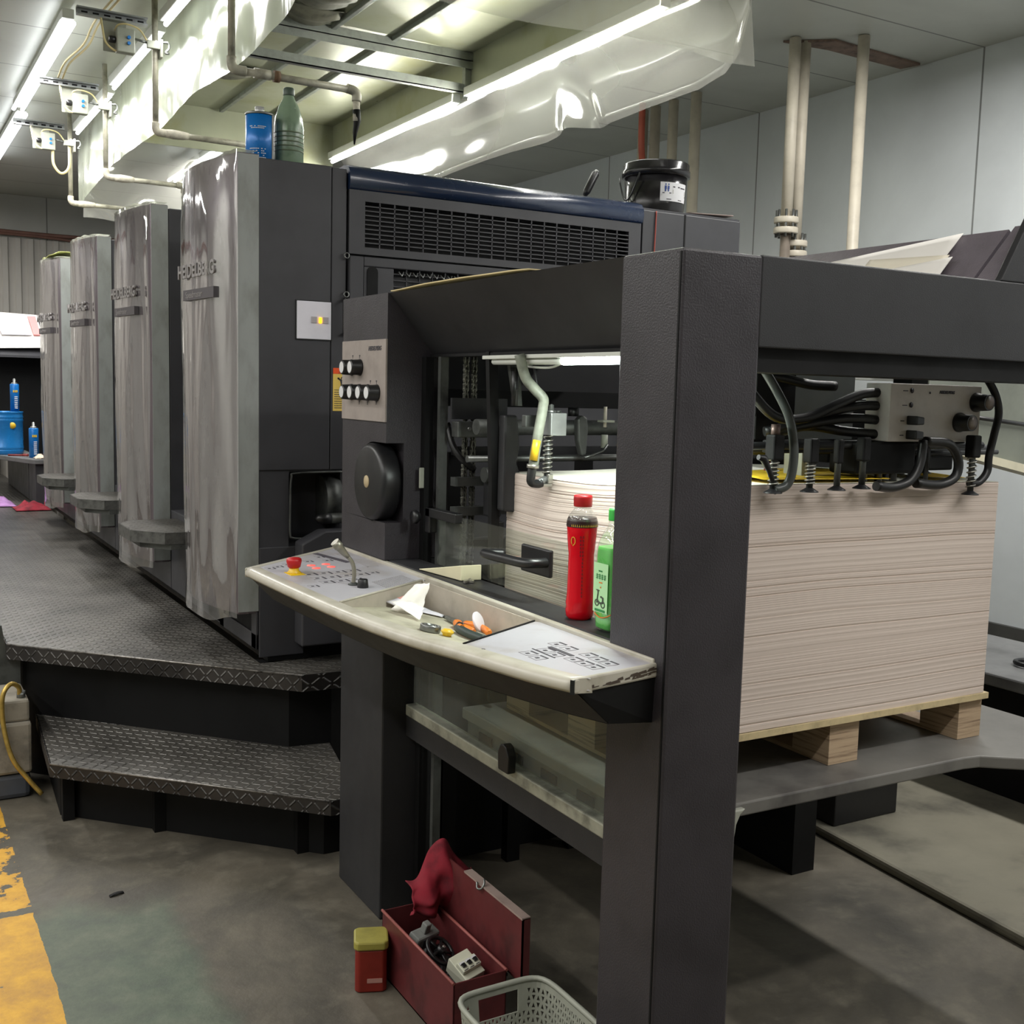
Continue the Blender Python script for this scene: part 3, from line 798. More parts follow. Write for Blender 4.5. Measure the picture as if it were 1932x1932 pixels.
# niche with a roller behind the feeder desk
part('niche_rim', MB().tube(smoothpath([(0.30, Y1 - 0.006, 1.272), (0.11, Y1 - 0.006, 1.268), (0.088, Y1 - 0.006, 1.25), (0.084, Y1 - 0.006, 1.15), (0.084, Y1 - 0.006, 1.04), (0.095, Y1 - 0.006, 1.022), (0.14, Y1 - 0.006, 1.018)]), 0.004, 8), DSTEEL, U1)
part('niche_drum', MB().cyl((0.24, Y1 + 0.10, 1.16), (0.305, Y1 + 0.10, 1.16), 0.09), DSTEEL, U1)
part('roller_end', MB().cyl((0.215, Y1 - 0.03, 1.095), (0.42, Y1 - 0.03, 1.095), 0.020), DSTEEL, U1)
part('roller_cap', MB().lathe([(0.004, -0.03), (0.016, -0.02), (0.021, 0.0), (0.021, 0.03)], (0.205, Y1 - 0.03, 1.095), 20, 0), BLACK, U1)
part('niche_cover', MB().prism([(0.10, 0.98), (0.10, 1.01), (0.19, 1.055), (0.45, 1.06), (0.45, 0.62), (0.10, 0.62)], 1, Y1 - 0.10, Y1 - 0.012), BODY, U1, bevel=0.006)
# white switch plate
sp = part('switch_plate', MB().box(0.105, 0.239, Y1 - 0.013, Y1 - 0.006, 1.772, 1.912), WHITEP, U1, bevel=0.002, label='small white plate with an amber lamp and two keys')
part('plate_gasket', MB().box(0.101, 0.242, Y1 - 0.009, Y1 - 0.006, 1.768, 1.916), BLACK, sp)
part('amber_lamp', MB().box(0.190, 0.201, Y1 - 0.018, Y1 - 0.013, 1.832, 1.854), LEDY, sp, bevel=0.002)
for x_ in (0.160, 0.206): part('key', MB().box(x_, x_ + 0.022, Y1 - 0.016, Y1 - 0.013, 1.832, 1.856), mat('key grey', (176, 170, 172), 0.5, var=0), sp, bevel=0.001)
# warning sticker
st = part('warning_sticker', MB().box(0.2505, 0.300, Y1 - 0.0075, Y1 - 0.006, 1.505, 1.646), mat('warning yellow', (226, 194, 96), 0.5, var=0.04), U1, label='yellow warning sticker with an orange top and black picture')
part('sticker_band', MB().box(0.2505, 0.300, Y1 - 0.0082, Y1 - 0.0075, 1.646, 1.668), mat('warning orange', (236, 84, 24), 0.5, var=0), st)
words('warning_triangle', '\u26A0', 0.02, (0.270, Y1 - 0.0085, 1.650), (1, 0, 0), (0, 0, 1), INK, st)
b = MB()
for cx_, cz_ in ((0.290, 1.627), (0.290, 1.607)): b.tube([(cx_ + 0.0075 * math.cos(a), Y1 - 0.008, cz_ + 0.0075 * math.sin(a)) for a in [2 * PI * k / 14 for k in range(14)]], 0.0018, 6, closed=True)
b.box(0.268, 0.276, Y1 - 0.0086, Y1 - 0.0076, 1.626, 1.632); b.prism([(0.272, 1.632), (0.285, 1.622), (0.288, 1.608), (0.281, 1.610), (0.279, 1.620), (0.270, 1.626)], 1, Y1 - 0.0086, Y1 - 0.0076)
part('sticker_picture', b, INK, st)
rnd = random.Random(4)
b = MB()
for r_ in range(9):
    x_ = 0.256; z_ = 1.585 - r_ * 0.0085
    while x_ < 0.294:
        w_ = rnd.uniform(0.002, 0.006); b.box(x_, min(0.297, x_ + w_), Y1 - 0.0082, Y1 - 0.0076, z_ - 0.0018, z_ + 0.0012); x_ += w_ + 0.0015
part('sticker_text', b, INK, st)
guard(U1, Y1, 1.3, 0.74)
# open frame under the guard
b = MB().box(-0.046, -0.036, Y1 + 0.0, Y1 + 0.06, 0.60, 0.80).box(-0.046, -0.036, Y1, Y1 + 0.50, 0.60, 0.66).box(-0.046, -0.036, Y1 + 0.44, Y1 + 0.50, 0.60, 0.98)
part('lower_side_frame', b, BODY, U1, bevel=0.003)
part('side_opening', MB().box(-0.040, -0.035, Y1 + 0.06, Y1 + 0.44, 0.66, 0.9), BLACKM, U1)
# red pull wire on the right column
part('red_wire', MB().tube(smoothpath([(1.745, Y1 - 0.01, 2.40), (1.742, Y1 - 0.012, 2.3), (1.738, Y1 - 0.012, 2.15), (1.735, Y1 - 0.012, 1.95)]), 0.003, 8), mat('red wire', (170, 70, 56), 0.5, var=0), U1)

# units 2-4: one built, then copied
U2 = make_unit(Y1 + PITCH); guard(U2, Y1 + PITCH, 4.1)
U2['label'] = 'charcoal printing unit with a film-wrapped guard, second from the feeder'
U3 = dup(U2, (0.9, Y1 + 2 * PITCH, 0.556), 'charcoal printing unit with a film-wrapped guard, third from the feeder')
U4 = dup(U2, (0.9, Y1 + 3 * PITCH, 0.556), 'charcoal printing unit with a film-wrapped guard, farthest of the four')
side_step(3.47, 'chequer plate step jutting out between the first and second press unit')
side_step(3.47 + PITCH, 'chequer plate step jutting out between the second and third press unit')
side_step(3.47 + 2 * PITCH, 'chequer plate step jutting out between the third and fourth press unit')
b = MB().grid(lambda u, v: (-0.17 + 0.20 * u, Y1 + 3 * PITCH + 0.10 + 0.35 * v, 2.445 + 0.035 * math.sin(u * 3) * (1 - v) + 0.02 * nz(u * 3, v * 3, 1)), 10, 10)
solo('plastic_scrap', b, mat('yellowish film scrap', (222, 226, 140), 0.4, var=0.1), 'yellowish scrap of film lying on top of the farthest press unit', 'plastic scrap', (-0.07, 6.9, 2.44), solid=0.002)

# press beyond the units: bench end with papers
DZ = 0.93
t = thing('delivery_end', 'dark delivery end of the press with a bench shelf, beyond the farthest unit', 'press end', (0.2, 9.2, 0.556))
part('delivery_body', MB().box(-0.03, 2.2, 8.35, 10.6, 0.56, 0.90), BODY, t)
part('bench_top', MB().prism([(-0.03, 8.25), (-0.115, 8.25), (-0.17, 8.4), (-0.42, 9.2), (-0.42, 10.4), (-0.03, 10.4)], 2, 0.895, 0.935), mat('grey bench top', (108, 108, 108), 0.45, var=0.15), t, bevel=0.006)
part('bench_side', MB().box(-0.10, -0.03, 8.3, 8.75, 0.56, 0.895).box(-0.10, -0.03, 8.78, 10.4, 0.56, 0.895), BODY, t)
part('delivery_tower', MB().box(-0.50, 2.2, 9.6, 10.6, 0.90, 1.90), BLACKM, t)
part('desk_slope', MB().prism([(9.25, 1.78), (9.25, 1.80), (9.85, 2.16), (9.85, 2.12)], 0, -0.75, 1.8), BODY, t)
b = MB()
b.add([(-0.75, 9.28, 1.835), (0.12, 9.28, 1.875), (0.12, 9.82, 2.19), (-0.75, 9.82, 2.215)], [(0, 1, 2, 3)])
solo('paper_sheet', b, PAPERW, 'large white sheet hanging over the sloped desk at the far left', 'paper', (-0.3, 9.5, 1.9), solid=0.003)
b = MB().add([(-0.22, 9.45, 1.985), (0.03, 9.45, 1.99), (0.03, 9.68, 2.13), (-0.25, 9.68, 2.125)], [(0, 1, 2, 3)])
solo('paper_card', b, WHITEP, 'small white card lying on the large white sheet at the far left', 'paper', (-0.1, 9.55, 2.0), solid=0.008)
b = MB().add([(0.045, 9.45, 1.992), (0.105, 9.45, 1.992), (0.10, 9.75, 2.17), (0.03, 9.75, 2.17)], [(0, 1, 2, 3)])
solo('paper_strip', b, mat('pink paper', (232, 150, 150), 0.7, var=0), 'pink strip at the edge of the large white sheet at the far left', 'paper', (0.07, 9.6, 2.0), solid=0.008)

def drum(c, r, h, label):
    t = thing('metal_drum', label, 'drum', c)
    BL = mat('blue drum paint', (30, 112, 176), 0.25, var=0.06, metal=0.15)
    p = [(r, 0), (r, 0.05 * h)]
    for zz in (0.08, 0.15, 0.80, 0.87): p += [(r, (zz - 0.025) * h), (r * 1.03, zz * h), (r, (zz + 0.025) * h)]
    p += [(r, 0.96 * h), (r * 1.03, 0.98 * h), (r * 1.03, h), (r * 0.96, h), (r * 0.95, 0.98 * h), (0.0001, 0.98 * h)]
    part('drum_body', MB().lathe(p, c, 36), BL, t)
    part('drum_label', MB().lathe([(0.001, 0), (0.028, 0.0), (0.028, 0.004)], (c[0] + r * 0.35, c[1] - r * 0.97, c[2] + h * 0.68), 16, 1), YELLOW, t)
    return t
drum((-0.26, 9.05, 0.936), 0.155, 0.37, 'blue ribbed metal drum standing on the bench at the far left')
def spray_can(c, s, label, grp='blue solvent cans at the far left'):
    t = thing('solvent_can', label, 'can', c, grp)
    r = 0.032 * s; h = 0.20 * s
    part('can_body', MB().lathe([(r, 0), (r, h), (r * 0.9, h + 0.008)], c, 24), BLUEC, t)
    part('can_top', MB().lathe([(r * 0.92, h + 0.004), (r * 0.55, h + 0.018 * s), (r * 0.3, h + 0.02 * s), (r * 0.3, h + 0.045 * s), (0.0001, h + 0.05 * s)], c, 20), STEEL, t)
    b = MB()
    for i in range(3): b.box(c[0] - 0.016 + i * 0.013, c[0] - 0.006 + i * 0.013, c[1] - r - 0.003, c[1] - r + 0.001, c[2] + h * 0.72, c[2] + h * 0.80)
    part('can_print', b, YELLOW, t)
    b = MB()
    for i in range(7): b.box(c[0] - 0.005, c[0] + 0.02, c[1] - r - 0.003, c[1] - r + 0.002, c[2] + h * (0.12 + 0.07 * i), c[2] + h * (0.15 + 0.07 * i))
    part('can_print', b, WHITEL, t)
    return t
spray_can((-0.175, 8.98, 1.308), 1.15, 'blue solvent can with a silver cap standing on top of the drum')
spray_can((-0.085, 8.5, 0.936), 1.2, 'blue solvent can with a silver cap standing on the bench in front of the drum')
rg = random.Random(8)
b = MB().grid(lambda u, v: (-0.10 + 0.09 * u, 8.30 + 0.14 * v, 0.94 + 0.03 * math.sin(u * PI) * math.sin(v * PI) + 0.012 * nz(u * 6, v * 6, 2)), 12, 12)
solo('rag', b, mat('cream rag', (206, 190, 170), 0.85, var=0.15), 'crumpled cream rag on the corner of the far bench', 'rag', (-0.05, 8.37, 0.936), solid=0.003)
b = MB().cyl((-0.26, 8.75, 0.943), (-0.15, 8.70, 0.943), 0.008).cyl((-0.15, 8.70, 0.943), (-0.11, 8.68, 0.943), 0.013)
solo('screwdriver', b, mat('dull red handle', (120, 40, 36), 0.5, var=0.1), 'small red-handled screwdriver lying on the far bench before the drum', 'screwdriver', (-0.18, 8.72, 0.936))
b = MB().grid(lambda u, v: (-0.62 + 0.36 * u, 8.2 + 0.5 * v, 0.556 + 0.09 * math.sin(u * PI) * math.sin(v * PI) * (1 + nz(u * 5, v * 5, 7)) + 0.003), 20, 20)
solo('cloth', b, PURPLE, 'crumpled purple cloth on the walkway at the far left', 'cloth', (-0.45, 8.45, 0.552), solid=0.004)
b = MB().grid(lambda u, v: (-0.30 + 0.26 * u, 7.85 + 0.3 * v, 0.556 + 0.05 * math.sin(u * PI) * math.sin(v * PI) * (1 + nz(u * 5, v * 5, 3)) + 0.003), 16, 16)
solo('cloth', b, CLOTH, 'crumpled dark red rag on the walkway beside the purple cloth', 'cloth', (-0.17, 8.0, 0.552), solid=0.004)

# ---------------------------------------------------------------- things on top of the nearest unit
def tin(c):
    t = thing('solvent_tin', 'tall blue rectangular-topped tin with a silver screw cap on top of the nearest unit', 'tin', c)
    b = MB().lathe([(0.052, 0.0), (0.052, 0.19)], c, 32)
    part('tin_body', b, BLUEC, t)
    part('tin_rim', MB().lathe([(0.0535, 0.188), (0.0545, 0.194), (0.052, 0.197), (0.0001, 0.193)], c, 32), STEEL, t)
    part('tin_rim', MB().lathe([(0.0545, 0.0), (0.0545, 0.006), (0.052, 0.008)], c, 32), STEEL, t)
    part('screw_cap', MB().lathe([(0.017, 0.19), (0.017, 0.222), (0.0001, 0.223)], c, 20), mat('cap silver', (206, 208, 208), 0.35, metal=0.4, var=0.05), t)
    b = MB(); rr = random.Random(2)
    for i in range(9):
        z_ = c[2] + 0.012 + i * 0.008 if i < 7 else c[2] + 0.135 + (i - 7) * 0.006
        for k in range(10):
            a = math.radians(-150 + k * 7)
            if rr.random() < 0.75:
                x_, y_ = c[0] + 0.0524 * math.cos(a), c[1] + 0.0524 * math.sin(a)
                b.add([(x_, y_, z_), (x_ + 0.005 * -math.sin(a), y_ + 0.005 * math.cos(a), z_), (x_ + 0.005 * -math.sin(a), y_ + 0.005 * math.cos(a), z_ + 0.003), (x_, y_, z_ + 0.003)], [(0, 1, 2, 3)])
    part('tin_print', b, WHITEL, t)
    part('side_seam', MB().box(c[0] + 0.035, c[0] + 0.043, c[1] - 0.040, c[1] - 0.032, c[2], c[2] + 0.19), STEEL, t)
tin((0.022, 2.60, 2.41))
def oil_bottle(c):
    t = thing('oil_bottle', 'tall cloudy green glass bottle with a dark cap beside the blue tin', 'bottle', c)
    p = [(0.001, 0), (0.05, 0.0), (0.056, 0.008), (0.056, 0.10), (0.056, 0.165), (0.052, 0.20), (0.038, 0.245), (0.024, 0.27), (0.019, 0.285), (0.019, 0.30)]
    part('bottle_body', MB().lathe(p, c, 36), GREENB, t)
    part('bottle_cap', MB().lathe([(0.021, 0.283), (0.022, 0.287), (0.022, 0.308), (0.018, 0.313), (0.0001, 0.313)], c, 20), mat('green black cap', (70, 84, 74), 0.45, var=0.1), t)
    part('bottle_dregs', MB().lathe([(0.001, 0.006), (0.051, 0.006), (0.053, 0.05), (0.053, 0.065), (0.0001, 0.066)], c, 28), mat('brown residue', (130, 112, 60), 0.6, var=0.3, vscale=30), t)
    b = MB()
    for i in range(5): b.lathe([(0.0565, 0.072 + i * 0.017), (0.0572, 0.0745 + i * 0.017), (0.0565, 0.077 + i * 0.017)], c, 36)
    part('ribbed_ring', b, mat('dark label lines', (96, 108, 84), 0.5, var=0.1), t)
oil_bottle((0.142, 2.62, 2.41))
def pail(c):
    t = thing('pail', 'black plastic pail with a taped lid and white label on the nearest unit', 'pail', c)
    gb = mat('glossy black pail', (26, 25, 27), 0.18, var=0.1)
    part('pail_body', MB().lathe([(0.001, 0), (0.128, 0), (0.132, 0.01), (0.147, 0.20)], c, 48), gb, t)
    part('lid', MB().lathe([(0.145, 0.180), (0.158, 0.183), (0.158, 0.210), (0.153, 0.216), (0.153, 0.240), (0.146, 0.246), (0.0001, 0.244)], c, 48), gb, t, label='dusty taped black lid')
    def lab(u, v):
        a = math.radians(-118 + 62 * u); r_ = 0.1365 + 0.0008 + 0.011 * (0.25 + 0.45 * v)
        return (c[0] + r_ * math.cos(a), c[1] + r_ * math.sin(a), c[2] + 0.062 + 0.083 * v)
    lb = part('label', MB().grid(lab, 16, 1), WHITEL, t, label='white label with two blue figures')
    def onlab(u0, u1, v0, v1, b):
        q = [lab(u0, v0), lab(u1, v0), lab(u1, v1), lab(u0, v1)]
        q = [(c[0] + (p[0] - c[0]) * 1.008, c[1] + (p[1] - c[1]) * 1.008, p[2]) for p in q]
        b.add(q, [(0, 1, 2, 3)])
    b = MB()
    for u0 in (0.13, 0.22):
        onlab(u0, u0 + 0.06, 0.62, 0.80, b); onlab(u0 + 0.01, u0 + 0.05, 0.50, 0.62, b); onlab(u0 + 0.015, u0 + 0.05, 0.83, 0.92, b)
    part('label_emblem', b, mat('label blue', (40, 70, 140), 0.5, var=0), lb)
    b = MB(); onlab(0.40, 0.66, 0.74, 0.80, b); onlab(0.70, 0.92, 0.72, 0.78, b); onlab(0.07, 0.35, 0.40, 0.45, b); onlab(0.20, 0.36, 0.08, 0.12, b); onlab(0.62, 0.78, 0.07, 0.11, b)
    part('label_print', b, INK, lb)
    b = MB(); onlab(0.04, 0.96, 0.27, 0.36, b); onlab(0.40, 0.95, 0.40, 0.62, b)
    part('label_panel', b, mat('label grey', (168, 168, 160), 0.5, var=0), lb)
    hp = []
    for k in range(13):
        a = math.radians(200 + 140 * 0 + (k - 6) * 14)
        hp.append((c[0] + 0.158 * math.cos(math.radians(205)) - 0.012 * math.sin(PI * k / 12), c[1] + 0.09 - 0.16 * k / 12, c[2] + 0.185 - 0.115 * math.sin(PI * k / 12)))
    part('wire_handle', MB().tube(hp, 0.004, 8), BLACK, t)
pail((1.922, 2.66, 2.412))
b = MB().grid(lambda u, v: (1.95 + 0.26 * u, 2.44 + 0.3 * v, 2.417 + 0.012 * u * (1 - v)), 8, 8)
solo('cardboard_sheet', b, mat('grey brown board', (120, 106, 100), 0.7, var=0.2), 'thin brownish board lying on the nearest unit under the edge of the pail', 'board', (2.08, 2.5, 2.412), solid=0.005)
t = thing('hand_lever', 'black hand lever sticking up behind the navy strip', 'lever', (1.55, 2.75, 2.43))
part('lever_rod', MB().cyl((1.55, 2.75, 2.425), (1.60, 2.75, 2.515), 0.006), BLACK, t)
part('lever_grip', MB().tube([(1.59, 2.75, 2.497), (1.60, 2.75, 2.515), (1.645, 2.75, 2.60), (1.65, 2.75, 2.607)], [0.010, 0.017, 0.018, 0.012]), BLACK, t)
part('grip_end', MB().tube([(1.6495, 2.75, 2.606), (1.6535, 2.75, 2.613)], [0.0115, 0.0105], 12), STEEL, t)

# ---------------------------------------------------------------- pipes in front of the right wall
def riser(x, y, z0, z1, r, label, flange=None, grp='cream vertical pipes'):
    t = thing('vertical_pipe', label, 'pipe', (x, y, z0), grp)
    if flange:
        part('pipe_run', MB().cyl((x, y, flange), (x, y, z1), r), PIPEM, t)
        part('lower_pipe', MB().cyl((x, y, z0), (x, y, flange), r * 0.88), mat('brown grey pipe', (120, 110, 100), 0.55, var=0.12), t)
        for dz in (0.012, -0.045):
            part('flange_plate', MB().lathe([(0.02, 0), (0.066, 0.0), (0.068, 0.006), (0.068, 0.028), (0.065, 0.034), (0.02, 0.036)], (x, y, flange + dz), 32), PIPEM, t, label='bolted flange')
        for k in range(8):
            a = 2 * PI * k / 8
            part('bolt', MB().cyl((x + 0.053 * math.cos(a), y + 0.053 * math.sin(a), flange - 0.065), (x + 0.053 * math.cos(a), y + 0.053 * math.sin(a), flange + 0.085), 0.007, n=8), STEEL, t)
    else:
        part('pipe_run', MB().cyl((x, y, z0), (x, y, z1), r), PIPEM, t)
riser(3.22, 3.165, 0.035, 3.575, 0.032, 'cream flanged pipe rising to the ceiling, left of the twin pair', 2.56)
riser(3.315, 3.185, 0.035, 3.575, 0.032, 'cream flanged pipe rising to the ceiling, right of the twin pair and flanged lower', 2.44)
riser(3.5, 2.93, 0.035, 3.575, 0.032, 'plain cream pipe rising to the ceiling right of the twin flanged pair')
riser(3.5, 4.36, 0.035, 3.575, 0.036, 'plain cream pipe rising just right of the black pail', None, 'cream pipes behind the pail')
riser(3.5, 4.60, 0.035, 3.575, 0.034, 'plain cream pipe rising behind the right half of the black pail', None, 'cream pipes behind the pail')
riser(3.5, 4.80, 0.035, 3.575, 0.036, 'shadowed cream pipe rising behind the middle of the black pail', None, 'cream pipes behind the pail')
riser(3.5, 4.94, 0.035, 3.575, 0.036, 'cream pipe rising behind the left half of the black pail', None, 'cream pipes behind the pail')
b = MB().tube(smoothpath([(3.35, 4.75, 3.57), (3.36, 4.76, 3.3), (3.40, 4.78, 3.1), (3.42, 4.72, 2.6), (3.42, 4.7, 0.04)]), 0.022)
solo('red_hose', b, mat('red hose', (176, 84, 64), 0.5, var=0.1), 'thin red hose hanging among the cream pipes behind the pail', 'hose', (3.4, 4.75, 3.0))

# ---------------------------------------------------------------- walkway and steps
t = thing('walkway', 'long dark chequer plate walkway beside the press units', 'walkway', (-0.4, 5.5, 0.0))
WK = [(-0.84, 3.11), (0.05, 2.171), (0.19, 2.166), (0.35, 2.30), (0.35, 2.40), (-0.036, 2.40), (-0.036, 11.6), (-0.84, 11.6)]
part('walkway_plate', MB().prism(WK, 2, 0.546, 0.552), PLATE, t)
def lip(pts, z, h):
    b = MB()
    for a, c in zip(pts, pts[1:]):
        b.add([(a[0], a[1], z), (c[0], c[1], z), (c[0], c[1], z - h), (a[0], a[1], z - h)], [(0, 1, 2, 3)])
    return b
LIPM = diamond_plate('chequer plate lip', (54, 51, 50), 0.4, 0.4, lip=True)
part('walkway_lip', lip([(-0.84, 11.6), (-0.84, 3.11), (0.05, 2.171), (0.19, 2.166), (0.35, 2.30)], 0.552, 0.062), LIPM, t, solid=0.005)
part('walkway_edge', MB().tube([(-0.84, 3.11, 0.549), (0.05, 2.171, 0.549)], 0.004, 8), mat('bare worn edge', (128, 124, 120), 0.3, metal=0.6, var=0.4, vscale=40), t)
part('riser_panel', MB().prism([(-0.80, 3.19), (0.04, 2.29), (0.20, 2.27), (0.26, 2.32), (0.26, 2.42), (0.05, 2.42), (-0.74, 3.30)], 2, 0.0, 0.545), BLACKM, t)
for yy in (3.6, 5.4, 7.2, 9.0): part('walkway_leg', MB().box(-0.82, -0.77, yy, yy + 0.05, 0, 0.546), BLACKM, t)
t = thing('step', 'lower chequer plate step in front of the walkway', 'step', (-0.35, 2.3, 0.0))
ST = [(-0.77, 2.475), (-0.015, 1.700), (0.08, 1.700), (0.20, 2.30), (0.05, 2.30), (-0.735, 3.14)]
part('step_plate', MB().prism(ST, 2, 0.245, 0.25), PLATE, t)
part('step_lip', lip([(-0.735, 3.14), (-0.77, 2.475), (-0.015, 1.700), (0.08, 1.700)], 0.25, 0.05), LIPM, t, solid=0.005)
part('riser_panel', MB().prism([(-0.72, 2.62), (0.02, 1.86), (0.08, 1.86), (0.10, 2.25), (-0.70, 3.05)], 2, 0.0, 0.243), BLACKM, t)  # black infill added to keep the space under the step dark
part('step_edge', MB().tube([(-0.77, 2.475, 0.247), (-0.02, 1.705, 0.247)], 0.004, 8), mat('bare worn edge', (128, 124, 120)), t)
for p in ((-0.72, 2.55), (-0.45, 2.30), (-0.06, 1.90), (-0.70, 3.0)): part('step_leg', MB().box(p[0], p[0] + 0.04, p[1], p[1] + 0.04, 0, 0.245), BLACKM, t)

t = thing('pump_box', 'stained grey box with a brass tube on top at the left edge beside the steps', 'pump box', (-0.92, 2.95, 0.0))
gb = mat('stained grey cement', (138, 132, 120), 0.75, var=0.2, vscale=8, c2=(92, 88, 80), bmp=0.4, bscale=50)
part('box_body', MB().box(-1.12, -0.785, 2.85, 3.15, 0.10, 0.30), gb, t, bevel=0.012)
part('box_top', MB().box(-1.10, -0.79, 2.86, 3.13, 0.30, 0.385), gb, t, bevel=0.010)
part('box_foot', MB().box(-1.12, -0.79, 2.86, 3.14, 0.0, 0.10), mat('dark blue grey base', (70, 74, 82), 0.6, var=0.2), t, bevel=0.02)
part('brass_tube', MB().tube(smoothpath([(-0.82, 2.90, 0.39), (-0.825, 2.88, 0.43), (-0.855, 2.86, 0.45), (-0.885, 2.84, 0.41), (-0.885, 2.83, 0.30), (-0.86, 2.80, 0.18), (-0.81, 2.78, 0.10), (-0.765, 2.76, 0.04)]), 0.009), BRASS, t)
part('tube_fitting', MB().cyl((-0.815, 2.90, 0.38), (-0.815, 2.90, 0.41), 0.016), STEEL, t)
b = MB().prism([(-0.90, 0.62), (-0.855, 0.62), (-0.845, 0.545), (-0.79, 0.50), (-0.79, 0.35), (-0.90, 0.35)], 1, 3.14, 3.17)
solo('angle_bracket', b, DSTEEL, 'grey metal bracket under the corner of the walkway at the left edge', 'bracket', (-0.85, 3.15, 0.35))

# ---------------------------------------------------------------- the feeder
F = thing('feeder', 'large charcoal sheet feeder frame with glass guards, handwheel and switch panel before the press', 'sheet feeder', (0.7, 0.8, 0.0))
part('post', MB().box(0, 0.193, 0, 0.190, 0, 1.867), DARK2, F, bevel=0.006, label='thick foreground corner post')
part('post_seam', MB().box(-0.0015, 0.0005, 0.004, 0.008, 0.3, 1.86), BLACKM, F)
# left post: octagonal cut for the handwheel is an actual notch
b = MB()
b.box(0, 0.17, 1.328, 1.668, 1.44, 1.867).box(0, 0.17, 1.328, 1.668, 1.10, 1.208).box(0.056, 0.17, 1.328, 1.668, 1.208, 1.44)
arc = [(1.328, 1.208), (1.42, 1.208)] + [(1.42 + 0.118 * math.sin(a), 1.322 - 0.118 * math.cos(a)) for a in [PI * k / 16 for k in range(17)]] + [(1.42, 1.44), (1.328, 1.44)]
# filler behind the round end of the notch
outer = [(1.668, 1.208), (1.668, 1.44), (1.42, 1.44)] + [(1.42 + 0.118 * math.sin(a), 1.322 - 0.118 * math.cos(a)) for a in [PI - PI * k / 16 for k in range(17)]] + [(1.42, 1.208)]
b.prism(outer, 0, 0.0, 0.056)
part('post', b, DARK2, F, label='post that carries the switch panel and the handwheel')
part('post', MB().box(0, 0.17, 1.332, 1.668, 0, 1.10), DARK, F, bevel=0.006, label='lower half of the left post below the desk')
# operator side beam with a face that slants inward
part('side_beam', MB().prism([(0.004, 1.866), (0.145, 1.698), (0.24, 1.698), (0.24, 1.866)], 1, 0.188, 1.330), DARK, F)
part('beam_lip', MB().box(0.135, 0.17, 0.19, 1.328, 1.690, 1.698), BLACKM, F)
part('near_end_beam', MB().box(0.19, 1.46, 0.0, 0.12, 1.694, 1.868), DARK, F, bevel=0.003)
part('near_end_rail', MB().box(0.19, 1.46, 0.02, 0.14, 1.648, 1.694), BLACKM, F)
part('tray_end_plate', MB().prism([(0.885, 1.868), (0.975, 2.02), (1.02, 2.06), (1.46, 2.10), (1.46, 1.868)], 1, 0.0, 0.018), DARK, F, bevel=0.003)
part('sloped_tray', MB().prism([(0.885, 1.862), (1.015, 2.000), (1.022, 1.995), (0.895, 1.855)], 1, 0.085, 1.30), mat('lit tray paint', (104, 97, 104), 0.38, var=0.12, vscale=10, bmp=0.5, bscale=200), F)  # paint lightened to carry the light caught by the slope
part('tray_lip', MB().prism([(0.885, 1.866), (1.018, 2.006), (1.030, 1.998), (0.897, 1.858)], 1, 0.018, 0.072), mat('lit tray paint', (104, 97, 104)), F)
part('far_side_frame', MB().box(1.36, 1.46, 1.0, 1.668, 0, 1.86), BLACKM, F)
part('far_side_beam', MB().box(1.36, 1.46, 0.12, 1.668, 1.70, 1.866), BLACKM, F)
part('far_side_post', MB().box(1.50, 1.66, 0.0, 0.19, 0, 1.868), DARK, F)
part('back_beam', MB().box(0.17, 1.36, 1.60, 1.668, 1.58, 1.86), DARK, F)
part('dark_backing', MB().box(0.17, 1.36, 1.63, 1.668, 0.0, 1.10), BLACKM, F)  # black backing added so the inside of the feeder goes near black
part('top_cover', MB().box(0.24, 0.885, 0.12, 1.60, 1.845, 1.862), BLACKM, F)
# inner window edge and guide rail
part('guide_rail', MB().box(0.11, 0.135, 1.30, 1.33, 0.02, 1.69), BLACKM, F)
part('guide_rail', MB().box(0.125, 0.150, 1.235, 1.252, 0.02, 1.69), DSTEEL, F)
part('latch_tab', MB().box(0.095, 0.110, 1.300, 1.306, 1.31, 1.37), GREYP, F, bevel=0.002)
# desk bracket and the ledge behind the desk
part('ledge', MB().box(0.013, 0.108, 0.192, 1.33, 1.06, 1.0995), DARK, F, bevel=0.003)
# window guards
def pane(y0, y1, z0, z1, x, mt, nm):
    return part(nm, MB().box(x, x + 0.006, y0, y1, z0, z1), mt, F)
UG = pane(0.192, 1.20, 1.101, 1.250, 0.112, GLASS, 'upper_glass_guard')
LG = pane(0.192, 1.30, 0.672, 1.05, 0.088, GLASSD, 'lower_glass_guard')
part('lower_rail', MB().box(0.075, 0.115, 0.19, 1.33, 0.628, 0.662), mat('worn pale rail', (166, 166, 152), 0.5, metal=0.3, var=0.3, vscale=14), F, bevel=0.004)
part('lower_rail_side', MB().box(0.078, 0.118, 0.19, 1.33, 0.565, 0.628), DARK, F)
lt = part('rail_latch', MB().prism([(0.675, 0.655), (0.672, 0.70), (0.685, 0.722), (0.70, 0.727), (0.715, 0.722), (0.728, 0.70), (0.725, 0.655)], 0, 0.052, 0.076), BLACK, F, bevel=0.004)
h = smoothpath([(0.112, 0.82, 1.185), (0.07, 0.83, 1.187), (0.045, 0.80, 1.19), (0.045, 0.70, 1.192), (0.05, 0.62, 1.193), (0.075, 0.60, 1.194), (0.112, 0.60, 1.194)])
part('guard_handle', MB().tube(h, 0.012), BLACK, F)
part('handle_plate', MB().box(0.100, 0.112, 0.585, 0.72, 1.158, 1.225), BLACK, F, bevel=0.004)
